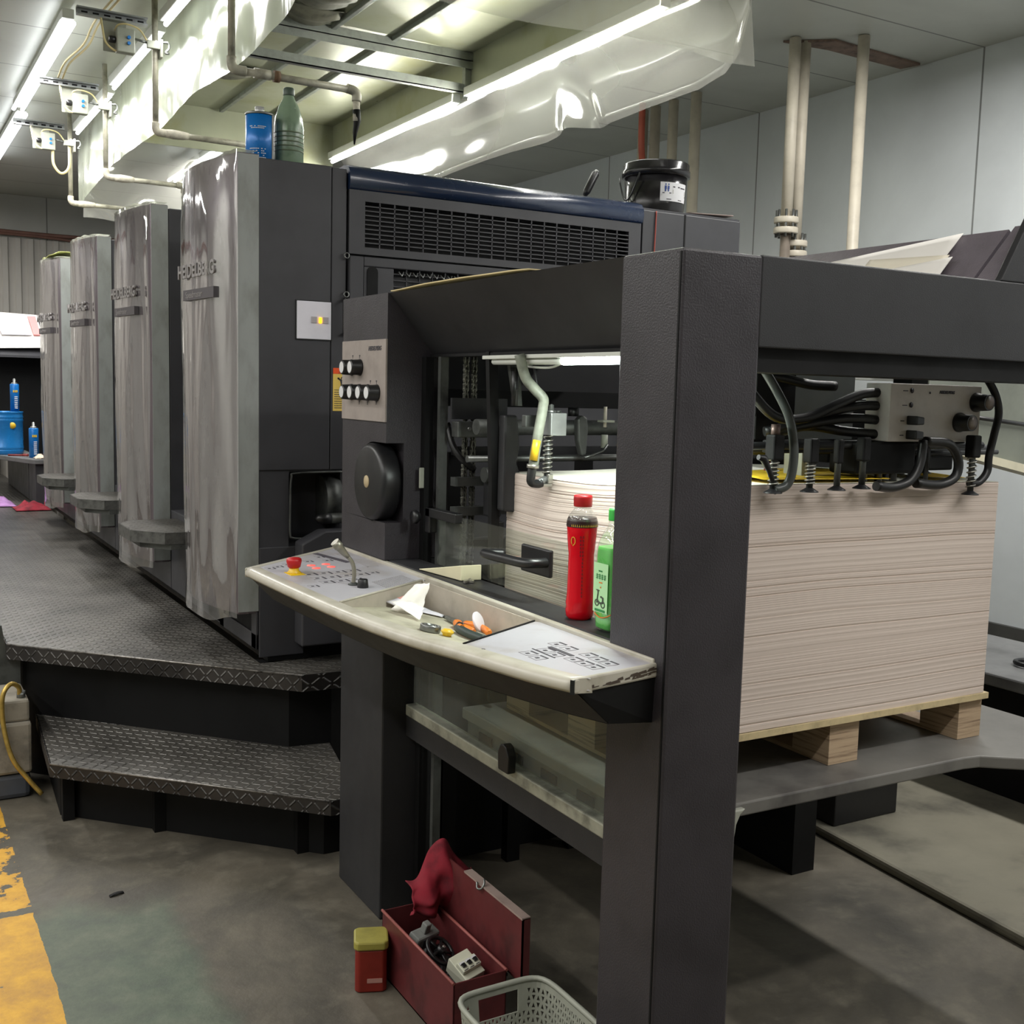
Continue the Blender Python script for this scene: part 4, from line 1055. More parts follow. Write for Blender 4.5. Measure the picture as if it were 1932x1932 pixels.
part('guard_hinge', MB().box(0.085, 0.11, 1.05, 1.24, 1.235, 1.262).box(0.085, 0.11, 1.21, 1.24, 1.19, 1.262), BLACK, F, bevel=0.003)
part('hinge_knob', MB().lathe([(0.004, 0), (0.018, 0.0), (0.02, 0.012), (0.012, 0.022)], (0.055, 1.26, 1.232), 18, 0), BLACK, F)
b = MB().grid(lambda u, v: (0.112 + 0.015 * nz(u * 4, v * 5, 2), 1.20 - 0.17 * u, 1.10 + 0.15 * v), 10, 14)
part('torn_film', b, GLASSD, F)
# switch panel with black dials
SPN = part('switch_panel', MB().box(-0.006, 0.0, 1.325, 1.662, 1.50, 1.737), PANEL, F, bevel=0.001, label='beige grey switch panel on the left post')
for y_, z_ in ((1.515, 1.657), (1.58, 1.657), (1.385, 1.583), (1.45, 1.583), (1.515, 1.583), (1.58, 1.583)):
    k_ = part('dial', MB().lathe([(0.025, 0.0), (0.0245, -0.004), (0.0235, -0.006), (0.0220, -0.031), (0.0195, -0.034)], (-0.006, y_, z_), 24, 0), BLACK, SPN)
    c_ = MB().lathe([(0.0172, -0.0345), (0.0001, -0.0346)], (-0.006, y_, z_), 24, 0, False)
    part('dial_face', c_, WHITEL, SPN)
b = MB()
for y_, z_ in ((1.515, 1.69), (1.57, 1.69), (1.385, 1.615), (1.43, 1.615), (1.385, 1.555), (1.45, 1.553), (1.515, 1.553)):
    b.box(-0.0066, -0.006, y_, y_ + 0.008, z_, z_ + 0.004); b.box(-0.0066, -0.006, y_ + 0.003, y_ + 0.005, z_ - 0.006, z_)
part('panel_marks', b, INK, SPN)
words('panel_lettering', 'HEIDELBERG', 0.017, (-0.0064, 1.452, 1.706), (0, -1, 0), (0, 0, 1), INK, SPN, bold=0.0006, shear=0.25)
# handwheel
W = part('handwheel', MB().lathe([(0.04, 0.040), (0.112, 0.040), (0.114, 0.032), (0.114, -0.004), (0.109, -0.015), (0.100, -0.019), (0.0001, -0.019)], (0.0, 1.42, 1.322), 64, 0), BLACK, F, label='large black handwheel disc')
part('handwheel_hub', MB().lathe([(0.019, -0.018), (0.018, -0.021), (0.0001, -0.021)], (0.0, 1.424, 1.322), 32, 0), mat('tan hub plug', (176, 158, 124), 0.6, var=0.05), W)
# lamp under the side beam
LT = part('feeder_lamp', MB().box(0.13, 0.175, 0.19, 1.0, 1.680, 1.690), LAMPH, F, bevel=0.002, label='white batten lamp under the beam')
part('lamp_tube', MB().cyl((0.145, 0.20, 1.672), (0.145, 0.62, 1.672), 0.009), TUBEG, LT)
part('lamp_cover', MB().cyl((0.145, 0.62, 1.672), (0.145, 0.96, 1.674), 0.008), LAMPH, LT)
part('lamp_cable', MB().tube(smoothpath([(0.15, 0.86, 1.678), (0.15, 0.80, 1.662), (0.155, 0.70, 1.658), (0.16, 0.64, 1.67)]), 0.003, 8), LAMPH, LT)
part('lamp_cable', MB().tube(smoothpath([(0.17, 0.80, 1.67), (0.18, 0.79, 1.60), (0.20, 0.80, 1.55), (0.21, 0.84, 1.52)]), 0.003, 8), RUBBER, LT)
# drive chains
def chain(x, y, z0, z1):
    b = MB(); z = z0; i = 0
    while z < z1:
        s = 0.019
        for xx in ((-0.007, -0.004), (0.004, 0.007)) if i % 2 else ((-0.004, -0.002), (0.002, 0.004)):
            pr_ = [(y + 0.0055 * math.cos(a), z + s * 0.5 + 0.0065 * math.sin(a)) for a in [PI * k / 6 for k in range(7)]] + [(y + 0.0055 * math.cos(a), z - s * 0.1 + 0.0065 * math.sin(a)) for a in [PI + PI * k / 6 for k in range(7)]]
            b.prism(pr_, 0, x + xx[0], x + xx[1])
        b.cyl((x - 0.009, y, z), (x + 0.009, y, z), 0.0035, n=8)
        z += 0.0135; i += 1
    return b
part('lift_chain', chain(0.188, 1.20, 0.75, 1.69), mat('oily chain', (112, 112, 104), 0.4, metal=0.6, var=0.3, vscale=30), F)
part('lift_chain', chain(0.214, 1.20, 0.75, 1.69), mat('oily chain', (150, 150, 138)), F)
# cross members behind the paper
part('suction_bar', MB().cyl((0.17, 1.10, 1.497), (1.36, 1.10, 1.497), 0.022), DSTEEL, F)
part('bar_bracket', MB().box(0.14, 0.27, 1.15, 1.19, 1.465, 1.51), DSTEEL, F, bevel=0.003)
part('bar_bracket', MB().box(0.14, 0.32, 1.19, 1.20, 1.515, 1.575), DARK, F)
b = MB()
for x_ in (0.175, 0.272, 0.300): b.cyl((x_, 1.187, 1.49), (x_, 1.144, 1.49), 0.005, n=10)
part('bolt', b, STEEL, F)
part('cross_bar', MB().cyl((0.17, 1.15, 1.405), (1.36, 1.15, 1.405), 0.010), STEEL, F)
part('cross_bar', MB().box(0.17, 1.36, 1.22, 1.25, 1.41, 1.435), DARK, F)
part('cross_bar', MB().box(0.17, 1.36, 1.3, 1.33, 1.55, 1.60), BLACKM, F)
part('cross_bar', MB().box(0.15, 0.50, 1.18, 1.21, 1.325, 1.35), DSTEEL, F)
part('cross_bar', MB().box(0.15, 0.50, 1.18, 1.21, 1.24, 1.265), DSTEEL, F)
part('gauge_block', MB().box(0.235, 0.275, 1.13, 1.17, 1.24, 1.345), DARK, F, bevel=0.004)
part('gauge_block', MB().cyl((0.22, 1.14, 1.36), (0.27, 1.14, 1.36), 0.022), DSTEEL, F)
part('gauge_post', MB().box(0.255, 0.285, 1.13, 1.16, 0.74, 1.225), DSTEEL, F, bevel=0.003)
part('feeder_hose', MB().tube(smoothpath([(0.155, 1.25, 1.50), (0.16, 1.22, 1.44), (0.18, 1.2, 1.40), (0.22, 1.2, 1.37)]), 0.010), RUBBER, F)
# side air blast arm with sucker
A = part('side_arm', MB().prism([(0.160, 0.75), (0.178, 0.75), (0.176, 1.35), (0.158, 1.70), (0.132, 1.70), (0.150, 1.35)], 1, 0.966, 0.985), BLACKM, F)
def tapered(u, v): return None
part('arm_shroud', MB().prism([(0.165, 1.535), (0.205, 1.535), (0.215, 1.45), (0.205, 1.41), (0.222, 1.37), (0.222, 1.285), (0.205, 1.275), (0.165, 1.28)], 1, 0.93, 0.965), DARK, F, bevel=0.006)
part('arm_plate', MB().prism([(0.165, 1.665), (0.195, 1.665), (0.205, 1.56), (0.185, 1.56)], 1, 0.91, 0.925), DSTEEL, F)
ARM0 = set(COL.objects)
part('arm_bracket', MB().box(0.20, 0.255, 0.88, 0.90, 1.505, 1.535), DSTEEL, F, bevel=0.002)
part('sucker_block', MB().box(0.226, 0.272, 0.80, 0.86, 1.487, 1.543), ALU, F, bevel=0.002, label='bright aluminium block')
part('block_screw', MB().lathe([(0.012, 0), (0.012, 0.006), (0.006, 0.007), (0.006, 0.02), (0.0001, 0.022)], (0.238, 0.82, 1.543), 14), STEEL, F)
part('block_screw', MB().lathe([(0.008, 0), (0.008, 0.006), (0.0001, 0.007)], (0.258, 0.82, 1.543), 14), DSTEEL, F)
part('plunger_rod', MB().cyl((0.237, 0.83, 1.375), (0.237, 0.83, 1.49), 0.0075), DSTEEL, F)
def spring(x, y, z0, z1, r, turns, wr=0.0016):
    n = int(turns * 14)
    return MB().tube([(x + r * math.cos(2 * PI * turns * k / n), y + r * math.sin(2 * PI * turns * k / n), z0 + (z1 - z0) * k / n) for k in range(n + 1)], wr, 6)
part('coil_spring', spring(0.237, 0.83, 1.388, 1.488, 0.0115, 9), SCREWM, F)
part('plunger_foot', MB().box(0.215, 0.245, 0.815, 0.845, 1.358, 1.366).box(0.232, 0.246, 0.815, 0.84, 1.366, 1.39), SCREWM, F, bevel=0.002)
part('grey_hose', MB().tube(smoothpath([(0.165, 0.86, 1.685), (0.178, 0.85, 1.63), (0.195, 0.83, 1.60), (0.213, 0.82, 1.578), (0.213, 0.82, 1.555), (0.203, 0.82, 1.50), (0.195, 0.82, 1.45), (0.190, 0.82, 1.41)]), 0.013), DUSTY, F, label='dusty grey hose bent in an S')
part('hose_mark', MB().tube([(0.1935, 0.812, 1.475), (0.1895, 0.812, 1.455), (0.1855, 0.812, 1.425)], 0.0100), YELLOW, F)
part('hose_clamp', MB().cyl((0.188, 0.82, 1.405), (0.189, 0.82, 1.415), 0.0155), SCREWM, F)
part('elbow_hose', MB().tube(smoothpath([(0.188, 0.82, 1.41), (0.184, 0.82, 1.385), (0.186, 0.82, 1.37), (0.205, 0.82, 1.366), (0.215, 0.82, 1.368)]), 0.011), RUBBER, F)
part('hose_nozzle', MB().cyl((0.205, 0.82, 1.368), (0.232, 0.83, 1.376), 0.0095), ALU, F)
for o in list(COL.objects):      # the sucker arm hangs just outside the left face of the paper
    if o not in ARM0: o.location += Vector((-0.050, -0.083, 0.004))
part('air_cylinder', MB().cyl((0.175, 0.90, 1.56), (0.175, 0.90, 1.66), 0.009), RUBBER, F)
# clamp on the bar and threaded rod
part('bar_clamp', MB().prism([(0.474, 1.522), (0.49, 1.535), (0.508, 1.528), (0.512, 1.49), (0.508, 1.42), (0.492, 1.415), (0.478, 1.46)], 1, 1.05, 1.075), DSTEEL, F, bevel=0.006)
part('clamp_knob', MB().cyl((0.49, 1.10, 1.53), (0.49, 1.10, 1.555), 0.016), RUBBER, F)
part('threaded_rod', MB().cyl((0.575, 1.06, 1.50), (0.575, 1.06, 1.56), 0.005), PIPEM, F)
part('rod_fitting', MB().cyl((0.575, 1.06, 1.44), (0.575, 1.06, 1.478), 0.010).box(0.555, 0.595, 1.04, 1.07, 1.515, 1.521), GREYP, F)
part('bent_rod', MB().tube([(0.50, 1.05, 1.412), (0.53, 1.05, 1.42), (0.565, 1.05, 1.432), (0.58, 1.05, 1.45)], 0.004, 8), STEEL, F)
for x_ in (0.30, 0.55, 0.80): part('inner_post', MB().box(x_, x_ + 0.05, 1.52, 1.56, 0.0, 1.4), BLACKM, F)

# paper sheet lying on top of the side beam, and sheets in the sloped tray
def topsheet(u, v):
    y = 0.55 + 0.76 * u; x = 0.0 + 0.22 * v
    return (x, y, 1.8685 + 0.007 * (1 - v) * max(0, math.sin(u * 2.6 + 0.3)) + 0.002 * nz(u * 5, v, 3))
solo('cardboard_sheet', MB().grid(topsheet, 24, 4), mat('yellowed board', (214, 196, 150), 0.7, var=0.08), 'yellowish curled sheet lying along the top of the feeder beam', 'board', (0.1, 0.9, 1.868), solid=0.003)
def tilt(y0, y1, s0, s1, off, curl=0.0):
    # on the tray slope: s along the slope from its foot
    n_ = (-0.7071, 0.7071)
    def fn(u, v):
        s = s0 + (s1(u) - s0) * v
        return (0.885 + 0.7071 * s + n_[0] * (off + curl * v * (1 - u)), y0 + (y1 - y0) * u, 1.866 + 0.7071 * s + n_[1] * (off + curl * v * (1 - u)))
    return fn
solo('paper_sheet', MB().grid(tilt(0.205, 0.60, 0.0, lambda u: 0.185 - 0.05 * u, 0.006, 0.004), 14, 6), PAPERW, 'white sheet with the tallest corner leaning in the sloped tray on top of the feeder', 'paper', (0.95, 0.4, 1.9), 'sheets in the feeder tray', solid=0.001)
solo('paper_sheet', MB().grid(tilt(0.19, 0.45, 0.0, lambda u: 0.10 + 0.02 * u, 0.010, 0.003), 12, 6), mat('cream paper', (226, 218, 200), 0.8, var=0.02), 'cream sheet leaning in the sloped tray, just right of the tallest sheet', 'paper', (0.93, 0.32, 1.9), 'sheets in the feeder tray', solid=0.001)
solo('paper_sheet', MB().grid(tilt(0.17, 0.36, 0.0, lambda u: 0.065 + 0.02 * (1 - u), 0.014, 0.004), 12, 6), PAPERW, 'smallest white sheet at the right end of the papers in the sloped tray', 'paper', (0.92, 0.25, 1.89), 'sheets in the feeder tray', solid=0.001)

# ---------------------------------------------------------------- the feeder desk
def outline(off=0.0):
    pts_ = [(-0.215, -0.005), (-0.250, 0.10), (-0.292, 0.29), (-0.325, 0.42), (-0.348, 0.56), (-0.367, 0.77), (-0.380, 1.04), (-0.387, 1.25), (-0.390, 1.40)]
    sm = smoothpath([(p[0], p[1], 0) for p in pts_], 5)
    return [(p.x + off, p.y) for p in sm]
D = thing('operator_desk', 'bow-fronted pale operator desk with keys, tray and cream rim fixed to the feeder', 'control desk', (-0.18, 0.8, 1.04))
ol = outline()
TA, TB, TC, TD = (-0.330, 0.83), (-0.018, 1.035), (-0.012, 0.462), (-0.262, 0.325)   # tray corners
inner = [(p[0] + 0.035, p[1]) for p in ol]
left_top = [p for p in inner if p[1] > 0.85]
right_top = [p for p in inner if p[1] < 0.31]
part('key_panel', MB().prism([TA] + [(p[0], p[1]) for p in left_top] + [(-0.35, 1.405), (0.0, 1.70), (0.0, 1.05), TB], 2, 1.066, 1.088), DESK, D, bevel=0.002, label='left key panel with emergency stop')
part('key_panel', MB().prism([TD, TC, (0.0, 0.45), (0.0, 0.036), (-0.19, 0.002)] + right_top, 2, 1.066, 1.088), DESK, D, bevel=0.002, label='right key panel')
# rounded rim swept along the bow
def rim():
    b = MB(); prof = [(0.042, 1.0885), (0.016, 1.0895), (0.006, 1.087), (0.0, 1.079), (0.0, 1.070), (0.006, 1.063), (0.045, 1.060)]
    n = len(prof); vs = []
    for p in ol: vs += [(p[0] + q[0], p[1], q[1]) for q in prof]
    fs = [(i * n + k, (i + 1) * n + k, (i + 1) * n + k + 1, i * n + k + 1) for i in range(len(ol) - 1) for k in range(n - 1)]
    b.add(vs, fs, True)
    b.f.append(tuple(range(n))); b.s.append(False)
    b.f.append(tuple((len(ol) - 1) * n + k for k in range(n))[::-1]); b.s.append(False)
    return b
part('bow_rim', rim(), DESKRIM, D)
part('rim_end_band', MB().prism([(-0.212, 0.003), (-0.218, -0.004), (-0.213, -0.010), (-0.206, -0.004)], 2, 1.062, 1.0885), BLACK, D)
part('end_cap', MB().prism([(-0.215, -0.008), (0.004, 0.030), (0.002, 0.040), (-0.216, 0.003)], 2, 1.0615, 1.090), DESKRIM, D, bevel=0.004)
b = MB(); rr = random.Random(3)
for i in range(26):
    s = rr.uniform(0.08, 0.95) ** 0.8; z_ = 1.0645 + 0.015 * s * rr.uniform(0.3, 1); l_ = rr.uniform(0.006, 0.03); h_ = rr.uniform(0.0015, 0.007)
    x0_, y0_ = -0.215 + 0.219 * s, -0.0088 + 0.038 * s
    b.add([(x0_, y0_ , z_), (x0_ + l_, y0_ + l_ * 0.174, z_ + 0.001), (x0_ + l_ * 0.9, y0_ + l_ * 0.157, z_ + h_), (x0_ + l_ * 0.1, y0_ + l_ * 0.017, z_ + h_ * 0.7)], [(0, 1, 2, 3)])
part('chipped_paint', b, mat('dark chipped patch', (70, 58, 48), 0.7, var=0.1), D)
part('far_edge_rim', MB().prism([(-0.392, 1.40), (-0.352, 1.40), (0.0, 1.695), (0.0, 1.722)], 2, 1.062, 1.089), DESKRIM, D, bevel=0.003)
part('back_rim', MB().box(-0.004, 0.012, 0.036, 1.716, 1.05, 1.097), DESKRIM, D, bevel=0.003)
def tray_z(x): return 1.013 - 0.19 * x
TP = [TA, TB, TC, TD, (-0.29, 0.42), (-0.315, 0.60)]
TR = part('tray', MB().add([(p[0], p[1], tray_z(p[0])) for p in TP], [tuple(range(6))[::-1]]), TRAYM, D, solid=0.003)
b = MB()
for a, c in ((TA, TB), (TB, TC), (TC, TD), (TD, (-0.29, 0.42)), ((-0.29, 0.42), (-0.315, 0.60)), ((-0.315, 0.60), TA)):
    b.add([(a[0], a[1], tray_z(a[0])), (c[0], c[1], tray_z(c[0])), (c[0], c[1], 1.088), (a[0], a[1], 1.088)], [(0, 1, 2, 3)])
part('tray_wall', b, mat('tray wall grey', (172, 164, 152), 0.55, var=0.12, vscale=12), D, solid=0.003)
part('tray_divider_edge', MB().tube([(TD[0], TD[1], 1.0895), (TC[0], TC[1], 1.0895)], 0.0022, 6), BLACKM, D)
part('tray_divider_edge', MB().tube([(TA[0], TA[1], 1.0895), (TB[0], TB[1], 1.0895)], 0.003, 6), DESKRIM, D)
part('tray_wall_fill', MB().prism([(p[0] + 0.012, p[1]) for p in ol if 0.28 < p[1] < 0.9] + [(TA[0] - 0.002, TA[1]), (-0.317, 0.60), (-0.292, 0.42), (TD[0] - 0.002, TD[1])], 2, 1.078, 1.088), DESKRIM, D)
# dark under-box
ub = [(p[0] + 0.034, p[1] + 0.016) for p in ol[:-3]]
part('desk_underbox', MB().prism([(p[0] + 0.092 + 0.03 * max(0, 0.4 - p[1]), p[1] + 0.030) for p in ol[:-3]] + [(-0.25, 1.39), (-0.02, 1.62), (-0.02, 0.06)], 2, 0.986, 0.996), BLACKM, D)
part('desk_end_panel', MB().add([(-0.198, 0.004, 1.062), (0.0, 0.036, 1.062), (0.0, 0.040, 0.972), (-0.110, 0.030, 0.986)], [(0, 1, 2, 3)]), BLACKM, D, solid=0.006)
b = MB()
vs = []
for p in ol: vs += [(p[0] + 0.014, p[1] + 0.004, 1.062), (p[0] + 0.090 + 0.03 * max(0, 0.4 - p[1]), p[1] + 0.030, 0.988)]
b.add(vs, [(2 * i, 2 * i + 2, 2 * i + 3, 2 * i + 1) for i in range(len(ol) - 1)], True)
part('desk_skirt', b, mat('dark desk skirt', (52, 52, 52), 0.5, var=0.1), D)
# --- controls
E_ = part('emergency_stop', MB().lathe([(0.012, 0.014), (0.0175, 0.018), (0.021, 0.034), (0.020, 0.040), (0.016, 0.043), (0.0001, 0.0445)], (-0.293, 1.27, 1.088), 28), RED, D, label='red mushroom emergency stop button')
part('yellow_collar', MB().lathe([(0.019, 0.0), (0.0195, 0.003), (0.014, 0.008), (0.013, 0.017)], (-0.293, 1.27, 1.088), 28), YELLOW, E_)
part('yellow_plate', MB().box(-0.314, -0.272, 1.232, 1.292, 1.088, 1.0892), mat('yellow plate', (222, 184, 20), 0.4, var=0), E_)
def key(x, y, m_, sx=0.016, sy=0.022): return MB().box(x - sx, x + sx, y - sy, y + sy, 1.088, 1.0895)
for (x, y) in ((-0.205, 1.378), (-0.208, 1.328), (-0.158, 1.385), (-0.161, 1.335)):
    part('lit_key', MB().lathe([(0.012, 0.0), (0.012, 0.0014), (0.0001, 0.0018)], (x, y, 1.088), 18), LCDR, D)
KO = mat('key outline grey', (160, 156, 160), 0.5, var=0)
def keymark(b1, b2, x, y, s=1.0):
    b1.box(x - 0.014 * s, x + 0.014 * s, y - 0.017 * s, y - 0.0158 * s, 1.0882, 1.0888); b1.box(x - 0.014 * s, x - 0.0128 * s, y - 0.017 * s, y + 0.017 * s, 1.0882, 1.0888)
    b1.box(x - 0.014 * s, x + 0.014 * s, y + 0.0158 * s, y + 0.017 * s, 1.0882, 1.0888)
    b2.box(x + 0.0150 * s, x + 0.0195 * s, y - 0.015 * s, y + 0.015 * s, 1.0882, 1.0889)
    b2.box(x - 0.005 * s, x + 0.004 * s, y - 0.004 * s, y + 0.004 * s, 1.0882, 1.0888)
b1, b2 = MB(), MB()
for r_ in range(4):
    for c_ in range(3):
        if r_ == 3 and c_ == 2: continue
        keymark(b1, b2, -0.262 + 0.044 * r_, 1.235 - 0.065 * c_ + 0.006 * r_, 1.1)
for (x, y) in ((-0.262, 1.42), (-0.225, 1.47), (-0.19, 1.45), (-0.13, 1.45), (-0.13, 1.52), (-0.315, 1.06), (-0.09, 1.20), (-0.33, 1.37), (-0.30, 1.39)): keymark(b1, b2, x, y, 0.8)
part('key_print', b1, KO, D); part('key_marks', b2, INK, D)
for grp_ in (((-0.088, 0.248), (-0.088, 0.205), (-0.137, 0.212), (-0.140, 0.172), (-0.182, 0.205), (-0.184, 0.165)), ((-0.082, 0.143), (-0.084, 0.106), (-0.085, 0.070), (-0.128, 0.125), (-0.127, 0.091), (-0.125, 0.059))):
    b1, b2 = MB(), MB()
    for (x, y) in grp_: keymark(b1, b2, x, y, 0.9)
    if grp_[0][1] > 0.2: b2.box(-0.118, -0.108, 0.15, 0.235, 1.0882, 1.0889); b2.box(-0.155, -0.152, 0.15, 0.235, 1.0882, 1.0889)
    part('key_print', b1, KO, D); part('key_marks', b2, INK, D)
part('panel_dot', MB().lathe([(0.006, 0.0002), (0.0001, 0.0008)], (-0.247, 0.272, 1.088), 14), INK, D)
part('slot_label', MB().prism([(-0.125, 1.59), (-0.105, 1.60), (-0.075, 1.40), (-0.095, 1.39)], 2, 1.088, 1.0889), mat('dark label strip', (84, 80, 88), 0.5, var=0.05), D)
part('label_frame', MB().box(-0.065, -0.062, 1.30, 1.57, 1.088, 1.0888).box(-0.065, -0.03, 1.30, 1.303, 1.088, 1.0888), KO, D)
b = MB(); SPK = [(-0.152, 0.985), (-0.03, 1.07)]
for i in range(16):
    for j in range(9):
        b.lathe([(0.0029, 0), (0.0001, 0.0006)], (-0.148 + i * 0.0075, 0.975 + j * 0.011 + i * 0.0045, 1.0882), 6)
part('speaker_grille', b, mat('grille grey', (128, 122, 124), 0.5, var=0), D)
part('rotary_knob', MB().lathe([(0.0145, 0.0), (0.0145, 0.004), (0.0125, 0.020), (0.011, 0.022), (0.0001, 0.022)], (-0.203, 0.998, 1.088), 24), BLACK, D)
part('microphone_base', MB().lathe([(0.014, 0), (0.013, 0.004), (0.006, 0.007)], (-0.211, 1.043, 1.088), 20), DSTEEL, D)
mc = part('gooseneck_microphone', MB().tube(smoothpath([(-0.211, 1.043, 1.09), (-0.209, 1.043, 1.12), (-0.214, 1.043, 1.145), (-0.228, 1.043, 1.165)]), 0.0055, 12), mat('satin nickel', (150, 146, 134), 0.35, metal=0.7, var=0.08), D)
part('microphone_head', MB().tube([(-0.226, 1.043, 1.162), (-0.236, 1.043, 1.172), (-0.250, 1.043, 1.188), (-0.2515, 1.043, 1.190), (-0.263, 1.043, 1.203)], [0.006, 0.0085, 0.011, 0.013, 0.012], 18), mat('satin nickel', (150, 146, 134)), mc)

# --- things lying in and by the desk
TZ = 1.003
def bearing(c):
    t = thing('ball_bearing', 'steel ball bearing ring lying in the desk tray', 'bearing', c)
    part('outer_race', MB().lathe([(0.0165, 0.0), (0.023, 0.0), (0.024, 0.002), (0.024, 0.013), (0.023, 0.015), (0.0185, 0.015), (0.0185, 0.013)], c, 40), STEEL, t)
    part('inner_race', MB().lathe([(0.0115, 0.0), (0.0115, 0.015), (0.0145, 0.015), (0.0145, 0.0)], c, 32), STEEL, t)
    part('bearing_shield', MB().lathe([(0.0145, 0.0125), (0.0185, 0.0125)], c, 32), DSTEEL, t)
bearing((-0.098, 0.80, TZ))
solo('yellow_plug', MB().lathe([(0.010, 0.0), (0.010, 0.003), (0.0155, 0.009), (0.0155, 0.010), (0.009, 0.0155), (0.005, 0.0155), (0.005, 0.012), (0.0001, 0.012)], (-0.070, 0.765, TZ), 28), YELLOW,
     'small round yellow plastic plug beside the bearing in the desk tray', 'plug', (-0.07, 0.765, TZ))
b = MB().prism([(-0.045, 1.01), (-0.03, 1.012), (-0.028, 0.80), (-0.045, 0.79)], 2, TZ, TZ + 0.002)
solo('steel_ruler', b, DSTEEL, 'dark steel strip lying along the back wall of the desk tray', 'metal strip', (-0.036, 0.9, TZ))
t = thing('pliers', 'pair of pliers with orange and black handles in the right corner of the desk tray', 'pliers', (-0.045, 0.64, TZ))
part('plier_jaw', MB().prism([(-0.045, 0.80), (-0.035, 0.80), (-0.028, 0.72), (-0.04, 0.70), (-0.058, 0.72)], 2, TZ + 0.002, TZ + 0.012), STEEL, t, bevel=0.002)
part('plier_handle', MB().tube(smoothpath([(-0.05, 0.71, TZ + 0.008), (-0.075, 0.68, TZ + 0.012), (-0.085, 0.63, TZ + 0.012), (-0.08, 0.58, TZ + 0.01)]), [0.006] + [0.0085] * 17 + [0.006]), ORANGE, t)
part('plier_handle', MB().tube(smoothpath([(-0.037, 0.71, TZ + 0.008), (-0.03, 0.67, TZ + 0.013), (-0.04, 0.61, TZ + 0.016), (-0.05, 0.56, TZ + 0.014)]), [0.006] + [0.0085] * 17 + [0.006]), ORANGE, t)
part('grip_band', MB().tube([(-0.086, 0.645, TZ + 0.012), (-0.085, 0.62, TZ + 0.012)], 0.0092), BLACK, t)
t = thing('hex_key_set', 'dark folding key tool with a yellow end lying before the pliers', 'tool', (-0.12, 0.64, TZ))
part('tool_body', MB().tube(smoothpath([(-0.098, 0.685, TZ + 0.010), (-0.110, 0.65, TZ + 0.012), (-0.112, 0.60, TZ + 0.011), (-0.10, 0.55, TZ + 0.010)]), 0.010), mat('dark green rubber', (38, 50, 46), 0.5, var=0.1), t)
part('tool_end', MB().tube([(-0.107, 0.665, TZ + 0.018), (-0.110, 0.645, TZ + 0.019)], 0.006), ORANGE, t)
b = MB().lathe([(0.0245, 0.0), (0.0245, 0.004), (0.022, 0.0055), (0.0001, 0.0055)], (0, 0, 0), 32)
o = solo('white_cap', b, mat('white cap', (222, 218, 224), 0.4, var=0.02), 'round white cap leaning on the pliers in the corner of the desk tray', 'cap', (0, 0, 0))
o.location = (-0.085, 0.60, TZ + 0.030); o.rotation_euler = (1.15, 0.35, 0.5)
def crumple(pts4, seed, amp=0.006, n=10):
    A_, B_, C_, D_ = [Vector(p) for p in pts4]
    def fn(u, v):
        p = (A_ * (1 - u) + B_ * u) * (1 - v) + (D_ * (1 - u) + C_ * u) * v
        return (p.x + amp * nz(u * 3, v * 3, seed), p.y + amp * nz(u * 3, v * 3, seed + 5), p.z + amp * nz(u * 3, v * 3, seed + 9))
    return MB().grid(fn, n, n)
solo('torn_paper', crumple([(-0.125, 0.93, TZ + 0.004), (-0.06, 0.885, TZ + 0.006), (-0.045, 0.905, TZ + 0.085), (-0.070, 0.935, TZ + 0.072)], 3), PAPERW,
     'torn white paper scrap standing upright in the desk tray', 'paper scrap', (-0.09, 0.92, TZ), 'paper scraps in the desk tray', solid=0.0006)
solo('torn_paper', crumple([(-0.14, 0.905, TZ + 0.028), (-0.105, 0.80, TZ + 0.004), (-0.085, 0.825, TZ + 0.030), (-0.085, 0.90, TZ + 0.034)], 6), PAPERW,
     'creased white paper scrap with a point lying in front of the upright scrap', 'paper scrap', (-0.11, 0.85, TZ), 'paper scraps in the desk tray', solid=0.0006)
t = thing('paper_packet', 'flat white packet with a pink striped end propped behind the upright scrap', 'packet', (-0.12, 1.0, TZ))
part('packet', crumple([(-0.180, 1.02, TZ + 0.010), (-0.155, 0.985, TZ + 0.006), (-0.095, 1.00, TZ + 0.028), (-0.115, 1.035, TZ + 0.032)], 1, 0.001, 4), WHITEP, t, solid=0.004)
part('pink_stripes', crumple([(-0.150, 1.028, TZ + 0.0225), (-0.128, 0.992, TZ + 0.0185), (-0.096, 0.999, TZ + 0.0315), (-0.115, 1.034, TZ + 0.0355)], 1, 0.0005, 4), mat('pink print', (226, 166, 158), 0.6, var=0.05), t, solid=0.001)
solo('torn_paper', crumple([(-0.14, 0.96, TZ + 0.002), (-0.045, 0.85, TZ + 0.002), (-0.030, 0.875, TZ + 0.004), (-0.07, 0.94, TZ + 0.012)], 12, 0.002), WHITEP,
     'flat white scrap under the upright scrap, nearest to the back wall of the tray', 'paper scrap', (-0.07, 0.9, TZ), 'paper scraps in the desk tray', solid=0.0006)

